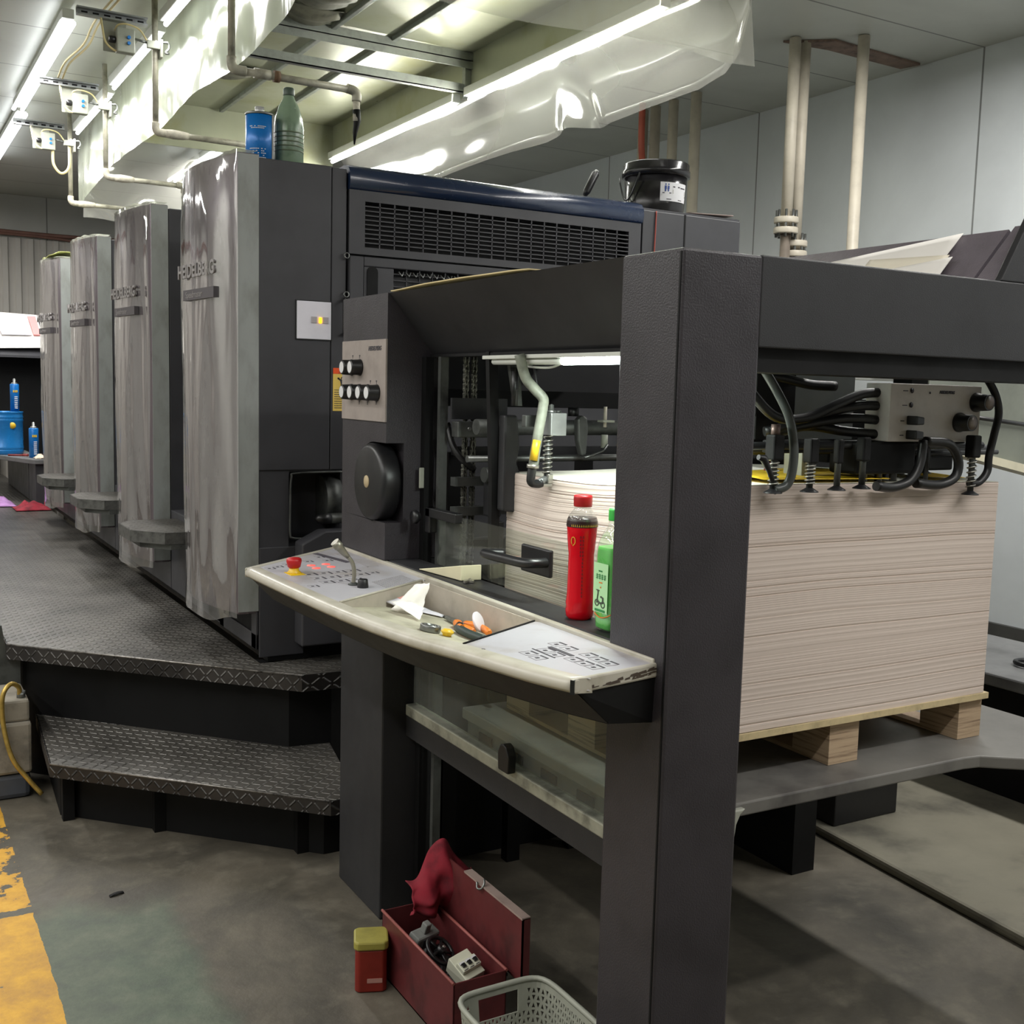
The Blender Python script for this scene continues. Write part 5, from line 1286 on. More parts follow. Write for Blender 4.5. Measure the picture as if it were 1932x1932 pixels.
def seat(o, x, y, lift=0.0):
    o.location = (x, y, 1.0155 - 0.19 * x + lift); o.rotation_euler = (o.rotation_euler[0], 0.1878, o.rotation_euler[2])
for lab_, x_, y_, l_ in (('steel ball bearing', -0.204, 0.600, 0), ('small round yellow', -0.181, 0.560, 0), ('dark steel strip', -0.032, 0.880, 0), ('pair of pliers', -0.058, 0.660, 0),
                         ('dark folding', -0.138, 0.590, 0), ('torn white paper', -0.150, 0.855, 0), ('creased white', -0.172, 0.785, 0), ('flat white packet', -0.107, 0.915, 0.002), ('flat white scrap', -0.075, 0.895, 0.001)):
    for o in list(COL.objects):
        if o.parent is None and str(o.get('label', '')).startswith(lab_): seat(o, x_, y_, l_)
for o in list(COL.objects):
    if str(o.get('label', '')).startswith('round white cap'): o.location = (-0.060, 0.640, 1.056)
LZ = 1.100
b = MB()
b.add([(0.018, 1.135, LZ + 0.001), (0.042, 0.925, LZ + 0.001), (0.100, 0.920, LZ + 0.001), (0.042, 0.925, LZ + 0.042), (0.100, 0.920, LZ + 0.042), (0.024, 1.138, LZ + 0.003)],
      [(0, 5, 2, 1), (1, 2, 4, 3), (0, 1, 3), (5, 4, 2), (0, 3, 4, 5)])
solo('foam_wedge', b, CREAMW, 'long cream wedge lying on the ledge behind the desk', 'wedge', (0.05, 1.0, LZ), bevel=0.002)
b = MB().tube([(0.075, 0.935, LZ + 0.004), (0.055, 0.905, LZ + 0.004)], 0.004, 8)
b.prism([(0.058, 0.912), (0.046, 0.912), (0.036, 0.900), (0.036, 0.890), (0.043, 0.893), (0.050, 0.897), (0.055, 0.891), (0.056, 0.884), (0.063, 0.890), (0.066, 0.902)], 2, LZ + 0.001, LZ + 0.007)
solo('open_wrench', b, SCREWM, 'small open-ended wrench sticking out from under the cream wedge', 'wrench', (0.055, 0.905, LZ))

def red_bottle(c):
    t = thing('red_tea_bottle', 'tall bottle of red drink with a red cap standing on the ledge', 'drink bottle', c)
    prof = [(0.001, 0.002), (0.026, 0.0), (0.031, 0.006), (0.0325, 0.02), (0.031, 0.028), (0.0325, 0.036), (0.031, 0.045), (0.030, 0.06), (0.0295, 0.10), (0.029, 0.13), (0.029, 0.145), (0.031, 0.16), (0.0335, 0.19), (0.0345, 0.205), (0.0335, 0.216)]
    part('bottle_body', MB().lathe([(r * 0.98, h) for r, h in prof] + [(0.0001, 0.216)], c, 36), REDLIQ, t, label='bottle filled with red drink under a clear red sleeve')
    part('bottle_shoulder', MB().lathe([(0.0345, 0.212), (0.0335, 0.222), (0.029, 0.232), (0.022, 0.241), (0.0185, 0.246), (0.0180, 0.252), (0.0190, 0.254)], c, 36), CLEARPET, t)
    part('dark_band', MB().lathe([(0.0350, 0.206), (0.0352, 0.210), (0.0345, 0.216), (0.0330, 0.223), (0.0315, 0.2265)], c, 36), mat('dark brown band', (38, 12, 14), 0.3, var=0), t, label='dark band with yellow lettering')
    cp = part('bottle_cap', MB().lathe([(0.020, 0.250), (0.0205, 0.252), (0.0210, 0.270), (0.0200, 0.2745), (0.017, 0.2755), (0.0001, 0.2755)], c, 36), RED, t)
    # print: vertical columns of small characters on the side that faces the aisle
    b = MB(); rr = random.Random(5)
    def wrapbox(b, a0, a1, z0, z1, r):
        q = []
        for a, z in ((a0, z0), (a1, z0), (a1, z1), (a0, z1)):
            aa = math.radians(a); q.append((c[0] + r * math.cos(aa), c[1] + r * math.sin(aa), c[2] + z))
        b.add(q, [(0, 1, 2, 3)])
    def rad(h): return interp([(h_, r_) for r_, h_ in prof], h)
    for col, (a, z0, z1) in enumerate(((-118, 0.055, 0.188), (-128, 0.145, 0.188))):
        z = z1
        while z > z0:
            r_ = rad(z - 0.004) * 0.98 + 0.0012
            for k in range(3): wrapbox(b, a - 2.5 + rr.uniform(-1, 1), a + 3 + rr.uniform(-1, 1), z - 0.0018 * k - 0.0012, z - 0.0018 * k - 0.0003, r_)
            wrapbox(b, a - 0.7, a + 0.9, z - 0.0055, z, r_)
            z -= 0.0082
    part('dark_print', b, mat('bottle print dark', (60, 8, 14), 0.5, var=0), t)
    b = MB()
    for k in range(15):
        a = -165 + k * 7.5
        r_ = 0.0356
        wrapbox(b, a, a + 4.5, 0.2085, 0.2095, r_); wrapbox(b, a + rr.uniform(0, 2), a + 3, 0.211, 0.212, r_); wrapbox(b, a + 1.5, a + 2.6, 0.2078, 0.2128, r_)
    b.tube([(c[0] + (rad(0.178) + 0.0008) * math.cos(math.radians(-158)) , c[1] + (rad(0.178) + 0.0008) * math.sin(math.radians(-158)), c[2] + 0.165 + 0.001 * 0)] + [(c[0] + (rad(0.175) + 0.001) * math.cos(math.radians(-158 + 9 * math.sin(a))), c[1] + (rad(0.175) + 0.001) * math.sin(math.radians(-158 + 9 * math.sin(a))), c[2] + 0.176 - 0.009 * math.cos(a)) for a in [2 * PI * k / 12 for k in range(12)]], 0.0009, 6)
    part('yellow_print', b, mat('bottle print yellow', (226, 186, 60), 0.5, var=0), t)
    return t
red_bottle((0.070, 0.405, LZ))
def green_bottle(c):
    t = thing('green_drink_bottle', 'squarish half-full green drink bottle with a green cap, half hidden by the corner post', 'drink bottle', c)
    def sq(w, z, n=40):
        out = []
        for k in range(n):
            a = 2 * PI * k / n
            ca, sa = math.cos(a), math.sin(a)
            p = 4.0
            r = w / ((abs(ca) ** p + abs(sa) ** p) ** (1 / p))
            if w < 0.02: r = w
            out.append((c[0] + r * ca, c[1] + r * sa, c[2] + z))
        return out
    def loft(levels):
        b = MB(); vs = []
        for w, z in levels: vs += sq(w, z)
        n = 40
        fs = [(i * n + k, i * n + (k + 1) % n, (i + 1) * n + (k + 1) % n, (i + 1) * n + k) for i in range(len(levels) - 1) for k in range(n)]
        b.add(vs, fs, True)
        b.f.append(tuple(range(n))[::-1]); b.s.append(False); m0 = (len(levels) - 1) * n
        b.f.append(tuple(m0 + k for k in range(n))); b.s.append(False)
        return b
    part('bottle_body', loft([(0.027, 0.0), (0.0315, 0.006), (0.0325, 0.03), (0.0325, 0.152), (0.0315, 0.178), (0.027, 0.195), (0.022, 0.207), (0.0155, 0.222), (0.0145, 0.236)]), CLEARPET, t)
    part('green_drink', loft([(0.026, 0.003), (0.0305, 0.008), (0.0315, 0.03), (0.0315, 0.148), (0.0305, 0.172), (0.0290, 0.178)]), GREENLIQ, t, label='bright green liquid')
    lb = part('white_label', MB().add([(c[0] - 0.0332, c[1] + 0.027, c[2] + 0.04), (c[0] - 0.0332, c[1] - 0.025, c[2] + 0.04), (c[0] - 0.0332, c[1] - 0.025, c[2] + 0.145), (c[0] - 0.0332, c[1] + 0.027, c[2] + 0.145)], [(0, 1, 2, 3)]), mat('pale green label', (176, 222, 168), 0.5, var=0.05), t, label='pale green label with a moped drawing')
    lx = c[0] - 0.0338
    GT = mat('label green print', (40, 130, 70), 0.5, var=0); DT = mat('label dark print', (66, 78, 62), 0.5, var=0)
    b = MB()
    def rect(b, ya, yb, za, zb): b.box(lx - 0.0003, lx, c[1] + ya, c[1] + yb, c[2] + za, c[2] + zb)
    rr = random.Random(7)
    for k in range(4):
        y0_ = 0.018 - k * 0.0095
        for q in range(3): rect(b, y0_ - 0.008, y0_, 0.112 + q * 0.0035, 0.1133 + q * 0.0035)
        rect(b, y0_ - 0.0048, y0_ - 0.0035, 0.110, 0.122)
    for k in range(4): rect(b, 0.006 - k * 0.0035, 0.0085 - k * 0.0035, 0.1265, 0.1295)
    rect(b, -0.018, 0.019, 0.042, 0.047)
    part('label_print', b, GT, lb)
    b = MB()
    for (yy, zz, r_) in ((0.012, 0.060, 0.0065), (-0.010, 0.058, 0.0065)):
        b.tube([(lx, c[1] + yy + r_ * math.cos(a), c[2] + zz + r_ * math.sin(a)) for a in [2 * PI * k / 16 for k in range(16)]], 0.0012, 6, closed=True)
    b.tube([(lx, c[1] + 0.012, c[2] + 0.060), (lx, c[1] + 0.008, c[2] + 0.082), (lx, c[1] + 0.010, c[2] + 0.088)], 0.0016, 6)
    b.tube([(lx, c[1] + 0.010, c[2] + 0.064), (lx, c[1] + 0.0, c[2] + 0.060), (lx, c[1] - 0.010, c[2] + 0.062), (lx, c[1] - 0.010, c[2] + 0.072), (lx, c[1] - 0.002, c[2] + 0.074)], 0.0022, 6)
    b.tube([(lx, c[1] + 0.015, c[2] + 0.087), (lx, c[1] + 0.004, c[2] + 0.086)], 0.0012, 6)
    part('moped_drawing', b, DT, lb)
    b = MB(); rect(b, -0.006, 0.006, 0.1025, 0.105); rect(b, -0.002, 0.002, 0.092, 0.095)
    part('label_print', b, ORANGE, lb)
    part('orange_ribbon', MB().tube(smoothpath([(c[0] - 0.033, c[1] + 0.02, c[2] + 0.036), (c[0] - 0.0335, c[1] + 0.0, c[2] + 0.030), (c[0] - 0.0335, c[1] - 0.022, c[2] + 0.034), (c[0] - 0.028, c[1] - 0.0325, c[2] + 0.040)]), 0.0014, 6), ORANGE, t)
    part('bottle_cap', MB().lathe([(0.0155, 0.234), (0.0158, 0.236), (0.0160, 0.255), (0.0145, 0.259), (0.0001, 0.260)], c, 32), mat('green cap', (60, 190, 74), 0.4, var=0.05), t)
green_bottle((0.066, 0.272, LZ))

# ---------------------------------------------------------------- paper stack on its pallet and lift table
SX0, SX1, SY0, SY1, SZ0, SZ1 = 0.20, 1.20, 0.20, 0.97, 0.852, 1.400
def stack():
    b = MB(); rr = random.Random(11); nl = 110
    per = []
    ns = 26
    for i in range(ns): per.append((i / ns, 0.0))
    for i in range(ns): per.append((1.0, i / ns))
    for i in range(ns): per.append((1 - i / ns, 1.0))
    for i in range(ns): per.append((0.0, 1 - i / ns))
    n = len(per); vs = []; fs = []
    off = 0.0
    def zed(u, v, h):
        # sheets sag at the edges, more so near the top; gentle waves
        sag = -0.012 * (1 - u) ** 2 * v * h + 0.006 * math.sin(u * PI) * (1 - v) * h - 0.008 * v * h
        wave = 0.006 * nz(u * 2.2, v * 3.0, h * 3.0) * (0.4 + h) + 0.012 * nz(5.5, v * 2.5, h * 2.0) * (1 - u) ** 3 * h
        return SZ0 + (SZ1 - SZ0) * h + sag + wave
    for l in range(nl + 1):
        h = l / nl
        off = rr.uniform(-0.0004, 0.0004) + (0.0016 if rr.random() < 0.10 else 0)
        off2 = rr.uniform(-0.0004, 0.0004)
        for hh in ((h,) if l in (0, nl) else (h - 0.0005, h + 0.0005)):
            for (u, v) in per:
                x = SX0 + (SX1 - SX0) * u; y = SY0 + (SY1 - SY0) * v
                o_ = off if hh >= h else -off2
                if u == 0: x += o_
                if u == 1: x += o_
                if v == 0: y += o_
                vs.append((x, y, zed(u, v, hh)))
    rows = len(vs) // n
    for r in range(rows - 1):
        for k in range(n):
            m2 = (k + 1) % n
            fs.append((r * n + k, r * n + m2, (r + 1) * n + m2, (r + 1) * n + k))
    b.add(vs, fs, False)
    return b, zed
sb, zed = stack()
t = thing('paper_stack', 'tall stack of large white printing sheets standing on the pallet in the feeder', 'paper stack', (0.7, 0.58, SZ0))
part('sheet_edges', sb, STACKM, t)
part('top_sheet', MB().grid(lambda u, v: (SX0 + (SX1 - SX0) * u, SY0 + (SY1 - SY0) * v, zed(u, v, 1.0) + 0.0006 + 0.010 * math.sin(u * PI) * math.sin(v * PI)), 26, 26), mat('top sheet white', (228, 228, 214), 0.7, var=0.02), t)
YS = mat('yellow sheet', (226, 190, 40), 0.6, var=0.04)
solo('yellow_sheet', MB().grid(lambda u, v: (0.42 + 0.40 * u, 0.215 + 0.22 * v + 0.05 * u * v, zed((0.22 + 0.4 * u), 0.02 + 0.25 * v, 1.0) + 0.010 + 0.010 * math.sin(v * 2)), 12, 4), YS, 'yellow marker sheet lying on the paper stack under the black suckers, left of centre', 'marker sheet', (0.6, 0.24, 1.41), 'yellow sheets on the stack', solid=0.001)
solo('yellow_sheet', MB().grid(lambda u, v: (0.98 + 0.13 * u, 0.23 + 0.24 * v, zed(0.78 + 0.12 * u, 0.04 + 0.25 * v, 1.0) + 0.012 + 0.008 * v - 0.004 * u), 8, 4), YS, 'small yellow marker sheet on the paper stack near its right corner', 'marker sheet', (1.04, 0.25, 1.41), 'yellow sheets on the stack', solid=0.001)
t = thing('pallet', 'plywood pallet with layered blocks under the paper stack', 'pallet', (0.7, 0.58, 0.731))
part('pallet_board', MB().box(0.185, 1.215, 0.195, 0.975, 0.836, 0.8515), PLYE, t)
for x0_, x1_ in ((0.21, 0.305), (0.665, 0.762), (1.125, 1.212)):
    part('pallet_runner', MB().box(x0_, x1_, 0.212, 0.96, 0.732, 0.742), WOODM, t)
    for y0_ in (0.212, 0.53, 0.84):
        part('pallet_block', MB().box(x0_, x1_, y0_, y0_ + 0.12, 0.742, 0.836), WOODM, t)
t = thing('lift_table', 'dark steel lift platform carrying the pallet inside the feeder', 'lift platform', (0.7, 0.6, 0.60))
pl = [(0.103, 0.125), (0.30, 0.118), (1.02, 0.108), (1.07, 0.10), (1.11, 0.07), (1.16, 0.035), (1.22, 0.02), (1.48, 0.0), (1.48, 1.02), (0.103, 1.02)]
GS = mat('scuffed steel platform', (112, 110, 106), 0.5, metal=0.2, var=0.25, vscale=3, c2=(58, 54, 56))
part('platform_plate', MB().prism(pl, 2, 0.700, 0.731), GS, t, bevel=0.004)
part('side_beam', MB().box(0.112, 0.15, 0.2, 1.0, 0.615, 0.70), DSTEEL, t)
b = MB()
for k in range(5): b.box(0.108, 0.112, 0.22 + k * 0.16, 0.29 + k * 0.16, 0.635, 0.685)
part('beam_cutout', b, BLACKM, t)
part('edge_hook', MB().prism([(0.262, 0.722), (0.315, 0.722), (0.300, 0.71), (0.290, 0.69), (0.286, 0.66), (0.286, 0.555), (0.262, 0.555)], 1, 0.105, 0.13), mat('bare steel hook', (170, 172, 162), 0.4, metal=0.4, var=0.2), t, bevel=0.003)
part('hook_tip', MB().box(0.262, 0.286, 0.105, 0.13, 0.535, 0.555), BLACKM, t)
t = thing('machine_foot', 'black steel foot block standing behind the lift platform on the pale slab', 'foot block', (1.9, 1.3, 0.035))
part('foot_body', MB().box(1.74, 2.07, 1.18, 1.46, 0.035, 0.55), BLACK, t, bevel=0.006)
part('foot_cap', MB().box(1.73, 2.08, 1.17, 1.47, 0.55, 0.57), BLACKM, t, bevel=0.006)
t = thing('side_bench', 'low dark bench with a grey top beyond the paper stack at the right edge', 'bench', (3.0, 1.6, 0.0))
part('bench_top', MB().box(2.48, 3.12, 0.3, 3.2, 0.50, 0.55), mat('grey bench top', (108, 108, 108)), t, bevel=0.008)
part('bench_base', MB().box(2.6, 3.08, 0.4, 3.1, 0.036, 0.50), BLACKM, t)
part('bench_ring', MB().tube([(2.72 + 0.05 * math.cos(a), 1.12 + 0.05 * math.sin(a), 0.565) for a in [2 * PI * k / 20 for k in range(20)]], 0.010, 8, closed=True), BLACK, t)
t = thing('grey_tray', 'grey green tray with a cream lower edge beyond the feeder at the right edge', 'tray', (2.2, 1.2, 1.4))
part('tray_panel', MB().prism([(2.0, 1.46), (2.0, 1.9), (2.9, 1.9), (2.9, 1.30)], 1, 1.10, 1.14), mat('grey green sheet metal', (116, 120, 110), 0.5, var=0.12, vscale=5), t)
part('tray_edge', MB().prism([(2.0, 1.435), (2.0, 1.462), (2.9, 1.305), (2.9, 1.27)], 1, 1.07, 1.145), mat('cream edge', (206, 200, 176), 0.5, var=0.08), t)
part('tray_rod', MB().cyl((2.0, 1.08, 1.565), (2.9, 1.08, 1.49), 0.008), BLACK, t)

# ---------------------------------------------------------------- suction head over the stack
S = thing('suction_head', 'black suction head with a beige control box, hoses and suckers above the paper stack', 'suction head', (0.9, 0.28, 1.38))
cb = part('control_box', MB().box(0.787, 1.110, 0.200, 0.275, 1.503, 1.640), mat('control box beige', (206, 200, 194), 0.5, var=0.08, vscale=14), S, bevel=0.002, label='beige control box with two round dials')
for x_, z_ in ((1.098, 1.600), (1.040, 1.550)):
    part('round_dial', MB().lathe([(0.024, 0.0), (0.024, -0.006), (0.0215, -0.010), (0.0195, -0.040)], (x_ - 0.008, 0.200, z_), 24, 1), BLACK, cb)
    part('dial_face', MB().lathe([(0.0165, -0.0405), (0.0001, -0.041)], (x_ - 0.008, 0.200, z_), 24, 1), PANEL, cb)
for z_ in (1.554, 1.520):
    part('toggle_knob', MB().prism([(0.845, z_ - 0.011), (0.845, z_ + 0.011), (0.872, z_ + 0.008), (0.872, z_ - 0.010)], 1, 0.168, 0.200), BLACK, cb, bevel=0.003)
b = MB()
for z_ in (1.624, 1.590): b.lathe([(0.0065, -0.001), (0.0001, -0.0015)], (0.857, 0.199, z_), 14, 1); b.box(0.828, 0.845, 0.1992, 0.1998, z_ - 0.002, z_)
for z_ in (1.554, 1.520): b.box(0.825, 0.838, 0.1992, 0.1998, z_ - 0.003, z_ - 0.001)
b.lathe([(0.003, -0.001), (0.0001, -0.0015)], (0.92, 0.199, 1.62), 8, 1)
part('box_marks', b, INK, cb)
words('box_lettering', 'HEIDELBERG', 0.0095, (0.955, 0.1992, 1.619), (1, 0, 0), (0, 0, 1), INK, cb, bold=0.0005, shear=0.2)
part('back_housing', MB().box(0.66, 0.86, 0.38, 0.55, 1.50, 1.655), mat('grey housing', (124, 130, 130), 0.5, var=0.1), S)
part('back_housing', MB().box(0.52, 0.64, 0.36, 0.50, 1.50, 1.66), BLACKM, S)
part('back_housing', MB().box(0.80, 1.25, 0.40, 0.55, 1.44, 1.60), BLACKM, S)
part('hanger', MB().box(0.50, 0.56, 0.34, 0.40, 1.56, 1.70), BLACKM, S)
part('hanger', MB().box(1.02, 1.08, 0.34, 0.40, 1.6, 1.70), BLACKM, S)
part('bright_strip', MB().box(0.80, 1.30, 0.60, 0.66, 1.655, 1.665), LAMPH, S)  # white strip stands in for brightness seen through the gap
def hose(pts_, r=0.0115, m_=RUBBER): part('suction_hose', MB().tube(smoothpath(pts_), r), m_, S)
hose([(0.40, 0.30, 1.66), (0.44, 0.28, 1.60), (0.50, 0.27, 1.555), (0.58, 0.26, 1.555), (0.66, 0.25, 1.585), (0.74, 0.245, 1.612), (0.80, 0.24, 1.618)])
hose([(0.53, 0.32, 1.52), (0.60, 0.29, 1.55), (0.68, 0.26, 1.575), (0.74, 0.245, 1.585), (0.80, 0.24, 1.586)])
hose([(0.53, 0.33, 1.51), (0.60, 0.29, 1.535), (0.68, 0.26, 1.552), (0.74, 0.245, 1.555), (0.80, 0.24, 1.552)])
hose([(0.52, 0.33, 1.52), (0.62, 0.29, 1.535), (0.70, 0.26, 1.525), (0.80, 0.24, 1.518)])
hose([(0.39, 0.20, 1.66), (0.42, 0.19, 1.615), (0.436, 0.165, 1.56), (0.450, 0.160, 1.50), (0.450, 0.160, 1.445), (0.440, 0.165, 1.41), (0.407, 0.168, 1.400)], 0.0100, mat('shiny dark hose', (70, 74, 72), 0.3, var=0.1))
hose([(0.48, 0.36, 1.66), (0.58, 0.34, 1.645), (0.66, 0.33, 1.632), (0.73, 0.32, 1.63)])
hose([(1.10, 0.18, 1.66), (1.130, 0.175, 1.62), (1.143, 0.172, 1.575), (1.132, 0.172, 1.525), (1.118, 0.172, 1.47), (1.115, 0.172, 1.43), (1.085, 0.172, 1.404), (1.05, 0.172, 1.402)], 0.0095)
hose([(0.880, 0.175, 1.507), (0.868, 0.172, 1.45), (0.838, 0.172, 1.413), (0.782, 0.172, 1.398), (0.725, 0.172, 1.402)])
hose([(0.885, 0.175, 1.505), (0.965, 0.172, 1.499), (1.003, 0.172, 1.462), (0.998, 0.172, 1.420), (0.942, 0.172, 1.401), (0.858, 0.172, 1.406)])
hose([(0.90, 0.36, 1.52), (0.91, 0.33, 1.47), (0.90, 0.30, 1.42), (0.86, 0.29, 1.40)], 0.010)
part('cross_rod', MB().cyl((0.36, 0.36, 1.475), (1.36, 0.36, 1.475), 0.011), BLACK, S)
part('cross_rod', MB().cyl((0.90, 0.33, 1.462), (1.36, 0.33, 1.468), 0.0065), BLACK, S)
part('cross_rod', MB().cyl((0.36, 0.38, 1.535), (0.56, 0.38, 1.537), 0.006), BLACK, S)
def sucker(x, y, ztop, zbot, blk=0.018, spr=True):
    s_ = part('sucker', MB().lathe([(0.004, 0.012), (0.010, 0.008), (0.020, 0.002), (0.021, 0.0), (0.0001, 0.0)], (x, y, zbot), 20), BLACK, S)
    part('sucker_stem', MB().cyl((x, y, zbot + 0.008), (x, y, ztop), 0.0075, n=12), DSTEEL, s_)
    part('sucker_holder', MB().box(x - blk, x + blk, y - blk, y + blk, ztop - 0.055, ztop), BLACKM, s_, bevel=0.004)
    if spr: part('sucker_spring', spring(x, y, zbot + 0.015, ztop - 0.05, 0.0105, 7, 0.0018), SCREWM, s_)
sucker(0.407, 0.172, 1.520, 1.393, 0.015)
sucker(0.515, 0.172, 1.512, 1.393, 0.013)
sucker(0.599, 0.172, 1.510, 1.395, 0.009, False)
sucker(0.678, 0.172, 1.515, 1.397, 0.012, False)
sucker(0.900, 0.32, 1.480, 1.415, 0.020, False)
sucker(0.960, 0.32, 1.480, 1.415, 0.016, False)
sucker(1.060, 0.32, 1.480, 1.415, 0.012, False)
sucker(1.056, 0.172, 1.520, 1.374, 0.014)
part('spring_plunger', MB().cyl((0.407, 0.172, 1.515), (0.407, 0.172, 1.542), 0.010), mat('dull copper', (110, 92, 86), 0.4, metal=0.4, var=0.1), S)
part('bracket_plate', MB().box(0.595, 0.612, 0.28, 0.34, 1.40, 1.475), GREYP, S, bevel=0.002)
part('clamp_lever', MB().tube([(0.355, 0.165, 1.472), (0.37, 0.165, 1.469), (0.383, 0.16, 1.443), (0.393, 0.158, 1.42)], [0.006, 0.009, 0.006, 0.005]), BLACK, S)
part('inner_valve_block', MB().box(0.70, 0.90, 0.21, 0.30, 1.425, 1.502), BLACKM, S, bevel=0.008)
part('inner_valve_block', MB().box(0.45, 0.66, 0.235, 0.26, 1.475, 1.505), BLACKM, S, bevel=0.004)
part('cross_rod', MB().cyl((0.32, 0.235, 1.492), (1.17, 0.235, 1.492), 0.009), BLACK, S)
for x_ in (0.74, 0.79, 0.84, 0.90, 0.955):
    part('valve_stem', MB().cyl((x_, 0.225, 1.408), (x_, 0.225, 1.50), 0.009 if x_ < 0.85 else 0.006), BLACK, S)
part('inner_valve_block', MB().box(1.08, 1.20, 0.34, 0.40, 1.42, 1.46), BLACK, S, bevel=0.006)
b = MB()
for (x_, z_) in ((0.455, 1.44), (0.625, 1.425), (0.70, 1.43)): b.lathe([(0.010, 0), (0.013, 0.01), (0.012, 0.03), (0.006, 0.036)], (x_, 0.42, z_ - 0.02), 14)
part('red_valve', b, mat('dull red knob', (110, 40, 44), 0.5, var=0.15), S)

# ---------------------------------------------------------------- on the floor under the feeder
def toolbox():
    bx0, bx1, by0, by1, h = -0.116, 0.030, 0.615, 1.045, 0.182
    t = thing('tool_box', 'open dark red steel tool box with raised lid on the floor under the feeder', 'tool box', (-0.04, 0.83, 0.0))
    w = 0.004
    b = MB().box(bx0, bx1, by0, by1, 0.002, 0.008).box(bx0, bx0 + w, by0, by1, 0.002, h).box(bx1 - w, bx1, by0, by1, 0.002, h).box(bx0, bx1, by0, by0 + w, 0.002, h).box(bx0, bx1, by1 - w, by1, 0.002, h)
    part('box_shell', b, MAROON, t, bevel=0.0012)
    part('rolled_edge', MB().tube([(bx0, by0, h), (bx0, by1, h)], 0.004, 8).tube([(bx1 + 0.0, by0, h), (bx1 + 0.0, by1, h)], 0.004, 8), mat('worn pink edge', (150, 84, 78), 0.5, var=0.2), t)
    lid = part('lid', MB().box(bx1 + 0.018, bx1 + 0.022, 0.575, 0.985, 0.160, 0.325).box(bx1 + 0.018, bx1 + 0.040, 0.575, 0.579, 0.160, 0.325), MAROON, t)
    part('lid_edge', MB().box(bx1 + 0.016, bx1 + 0.040, 0.575, 0.88, 0.323, 0.328), mat('bare lid edge', (150, 132, 124), 0.5, var=0.2), lid)
    part('lid_latch', MB().tube(smoothpath([(bx1 + 0.012, 0.80, 0.330), (bx1 + 0.008, 0.79, 0.318), (bx1 + 0.012, 0.775, 0.322), (bx1 + 0.02, 0.775, 0.334), (bx1 + 0.025, 0.785, 0.340)]), 0.003, 8), STEEL, lid)
    part('hinge_strip', MB().box(bx1, bx1 + 0.018, 0.64, 1.0, 0.150, 0.156), BLACKM, t)
    return t
toolbox()
# red cloth draped over the far end of the tool box and its lid
def clothf(u, v):
    x = -0.060 + 0.20 * u; y = 0.985 + 0.03 * v
    top = 0.262 + 0.108 * math.exp(-((u - 0.52) / 0.26) ** 2)
    bot = 0.150 + 0.03 * (1 - u)
    z = bot + (top - bot) * v
    fold = 0.016 * math.sin(u * 17 + v * 2.0) * (1 - 0.6 * v) + 0.02 * nz(u * 4, v * 4, 6)
    return (x + 0.01 * nz(u * 3, v * 3, 1), y - 0.05 * math.sin(v * PI) + fold, z + 0.012 * nz(u * 5, v * 3, 3))
solo('red_cloth', MB().grid(clothf, 44, 26), CLOTH, 'dark red cloth bunched over the far end of the tool box', 'cloth', (0.03, 0.98, 0.17), solid=0.003)
CZ = 0.182
def breaker():
    t = thing('circuit_breaker', 'white three-pole circuit breaker on top of the clutter in the tool box', 'circuit breaker', (-0.025, 0.70, 0.13))
    M = Matrix.Translation((-0.028, 0.72, 0.150)) @ Matrix.Rotation(math.radians(14), 4, 'Z') @ Matrix.Rotation(math.radians(24), 4, 'X') @ Matrix.Rotation(math.radians(-10), 4, 'Y')
    WB = mat('breaker cream', (206, 206, 186), 0.45, var=0.04)
    def mm():
        b = MB(); b.x = M; return b
    part('breaker_body', mm().box(-0.030, 0.030, -0.038, 0.038, -0.032, 0.016), WB, t, bevel=0.002)
    part('breaker_front', mm().box(-0.028, 0.028, -0.022, 0.010, 0.016, 0.030), WB, t, bevel=0.002)
    for k in (-1, 0, 1):
        part('breaker_switch', mm().box(k * 0.018 - 0.0045, k * 0.018 + 0.0045, -0.012, -0.002, 0.0302, 0.036), BLACK, t)
        part('switch_frame', mm().box(k * 0.018 - 0.007, k * 0.018 + 0.007, -0.002, 0.004, 0.0302, 0.033), WHITEL, t)
    b = mm()
    for k in (-1, 0, 1): b.box(k * 0.018 - 0.006, k * 0.018 + 0.006, -0.0385, -0.0382, -0.004, -0.001); b.box(k * 0.018 - 0.006, k * 0.018 + 0.006, -0.020, -0.018, 0.0302, 0.0305)
    part('breaker_marks', b, INK, t)
breaker()
b = MB(); b.x = Matrix.Translation((-0.045, 0.93, 0.145)) @ Matrix.Rotation(0.3, 4, 'Z') @ Matrix.Rotation(0.35, 4, 'X')
t = thing('grey_plug', 'grey metal bodied plug standing in the far end of the tool box', 'plug', (-0.045, 0.93, 0.12))
PG = mat('plug grey', (128, 130, 126), 0.5, var=0.1)
part('plug_body', b.box(-0.04, 0.04, -0.02, 0.02, -0.03, 0.015), PG, t, bevel=0.006)
b = MB(); b.x = Matrix.Translation((-0.045, 0.93, 0.145)) @ Matrix.Rotation(0.3, 4, 'Z') @ Matrix.Rotation(0.35, 4, 'X')
part('plug_neck', b.box(-0.012, 0.008, -0.01, 0.01, 0.015, 0.045), PG, t, bevel=0.003)
b = MB(); b.x = Matrix.Translation((-0.045, 0.93, 0.145)) @ Matrix.Rotation(0.3, 4, 'Z') @ Matrix.Rotation(0.35, 4, 'X')
part('plug_window', b.box(-0.02, 0.016, -0.0215, -0.0195, -0.02, 0.008), mat('plug dark inlay', (76, 80, 82), 0.5, var=0), t)
t = thing('caster_wheel', 'black spoked caster wheel lying in the middle of the tool box', 'wheel', (-0.05, 0.83, 0.10))
